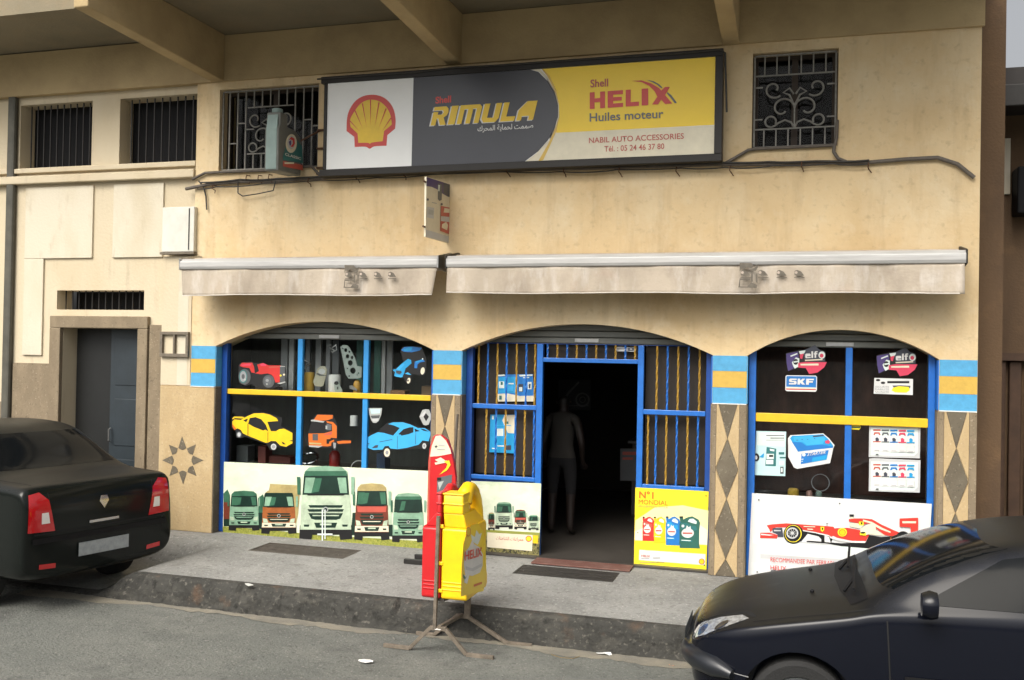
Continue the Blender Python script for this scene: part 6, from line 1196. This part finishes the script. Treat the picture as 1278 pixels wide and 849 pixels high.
# ---- left: dark saloon seen from behind
stlog = [(.00, .40, .32, .46, .38, .58, .28, .62, .63), (.06, .66, .24, .46, .62, .66, .48, .71, .725), (.30, .82, .20, .50, .78, .76, .62, .82, .84), (.75, .86, .19, .54, .81, .88, .66, .935, .955), (1.10, .865, .19, .56, .83, .94, .69, 1.0, 1.02), (1.22, .87, .19, .56, .83, .95, .69, 1.06, 1.08), (1.60, .87, .19, .56, .83, .97, .64, 1.29, 1.32), (1.92, .87, .19, .56, .83, .98, .60, 1.43, 1.455), (2.4, .87, .19, .56, .83, 1.0, .59, 1.475, 1.505), (2.85, .87, .19, .56, .83, 1.01, .59, 1.46, 1.49), (3.05, .87, .19, .56, .83, 1.015, .60, 1.42, 1.445), (3.35, .865, .19, .56, .825, 1.02, .65, 1.22, 1.24), (3.60, .86, .20, .57, .82, 1.02, .71, 1.07, 1.085), (3.80, .85, .22, .57, .81, 1.015, .72, 1.06, 1.075), (4.08, .845, .24, .57, .81, 1.0, .765, 1.05, 1.065), (4.16, .835, .26, .56, .80, .99, .755, 1.045, 1.055), (4.20, .825, .28, .52, .79, .97, .745, 1.02, 1.03), (4.235, .81, .30, .47, .77, .88, .71, .93, .94), (4.25, .75, .34, .46, .70, .78, .62, .83, .84)]
CLX, CLY, CLA = -4.26, -2.12, math.radians(-14)      # rear middle of the car, heading turned in towards the pavement
cl_off = Vector((4.25*math.cos(CLA), 4.25*math.sin(CLA)))*1.0
cL = Car('saloon_car', 'dark grey saloon car at the lower left seen from behind', stlog, [(.80, .31, .355, .31), (3.43, .31, .355, .31)], car_paint('paint_dark_green', (.008, .010, .009)), (CLX-cl_off.x, CLY-cl_off.y, G+.02), CLA, (1.0, 1.0, 1.09))
RR = (-1, 0, 0)
for sg in (-1, 1):
    tl = cL.patch('tail_light', [(4.4, sg*.54, .67), (4.4, sg*.80, .68), (4.4, sg*.79, .985), (4.4, sg*.69, 1.0), (4.4, sg*.60, .93)], (-1, -.25*sg, 0), lens_red, .006)
    cL.patch('reversing_lens', [(4.4, sg*.585, .74), (4.4, sg*.665, .74), (4.4, sg*.665, .83), (4.4, sg*.60, .83)], (-1, -.2*sg, 0), lens_white, .009, parent=tl)
    cL.patch('reflector', [(4.4, sg*.52, .36), (4.4, sg*.68, .37), (4.4, sg*.68, .41), (4.4, sg*.52, .40)], (-1, -.2*sg, 0), lens_red, .006)
    cL.patch('side_window', [(1.50, sg*1, 1.03), (1.92, sg*1, 1.38), (2.30, sg*1, 1.43), (2.30, sg*1, 1.04)], (0, -sg, 0), car_glass, .004)
    cL.patch('side_window', [(2.37, sg*1, 1.04), (2.37, sg*1, 1.43), (2.80, sg*1, 1.41), (3.05, sg*1, 1.30), (3.22, sg*1, 1.06)], (0, -sg, 0), car_glass, .004)
    for q in ([(1.36, sg*1, .30), (1.30, sg*1, .92)], [(2.33, sg*1, .25), (2.33, sg*1, .98)], [(3.14, sg*1, .55), (3.25, sg*1, 1.0)]): cL.strip('door_seam', q, (0, -sg, 0), seam_m, .009)
    cL.strip('rub_strip', [(1.40, sg*1, .58), (3.0, sg*1, .58)], (0, -sg, 0), trim_black, .06, .008)
    cL.strip('seam', [(4.4, sg*.56, .99), (4.4, sg*.54, .68)], RR, seam_m, .009)
    cL.strip('seam', [(3.66, sg*.70, 1.5), (4.12, sg*.66, 1.5)], DN, seam_m, .009)
cL.patch('rear_screen', [(4.4, -.64, 1.12), (4.4, -.60, 1.24), (4.4, -.53, 1.40), (4.4, .53, 1.40), (4.4, .60, 1.24), (4.4, .64, 1.12)], RR, car_glass, .004)
cL.strip('seam', [(4.4, -.70, .655), (4.4, .70, .655)], RR, seam_m, .014)
cL.patch('bumper_strip', [(4.4, -.72, .58), (4.4, .72, .58), (4.4, .72, .625), (4.4, -.72, .625)], RR, trim_black, .012)
npl = cL.patch('number_plate', [(4.4, -.27, .42), (4.4, .27, .42), (4.4, .27, .535), (4.4, -.27, .535)], RR, plate_m, .018)
cL.patch('emblem', [(4.4, -.05, .865), (4.4, 0, .80), (4.4, .05, .865), (4.4, .035, .91), (4.4, -.035, .91)], RR, chrome_m, .008)
cL.strip('boot_handle', [(4.4, -.16, .70), (4.4, .16, .70)], RR, chrome_m, .022, .012)
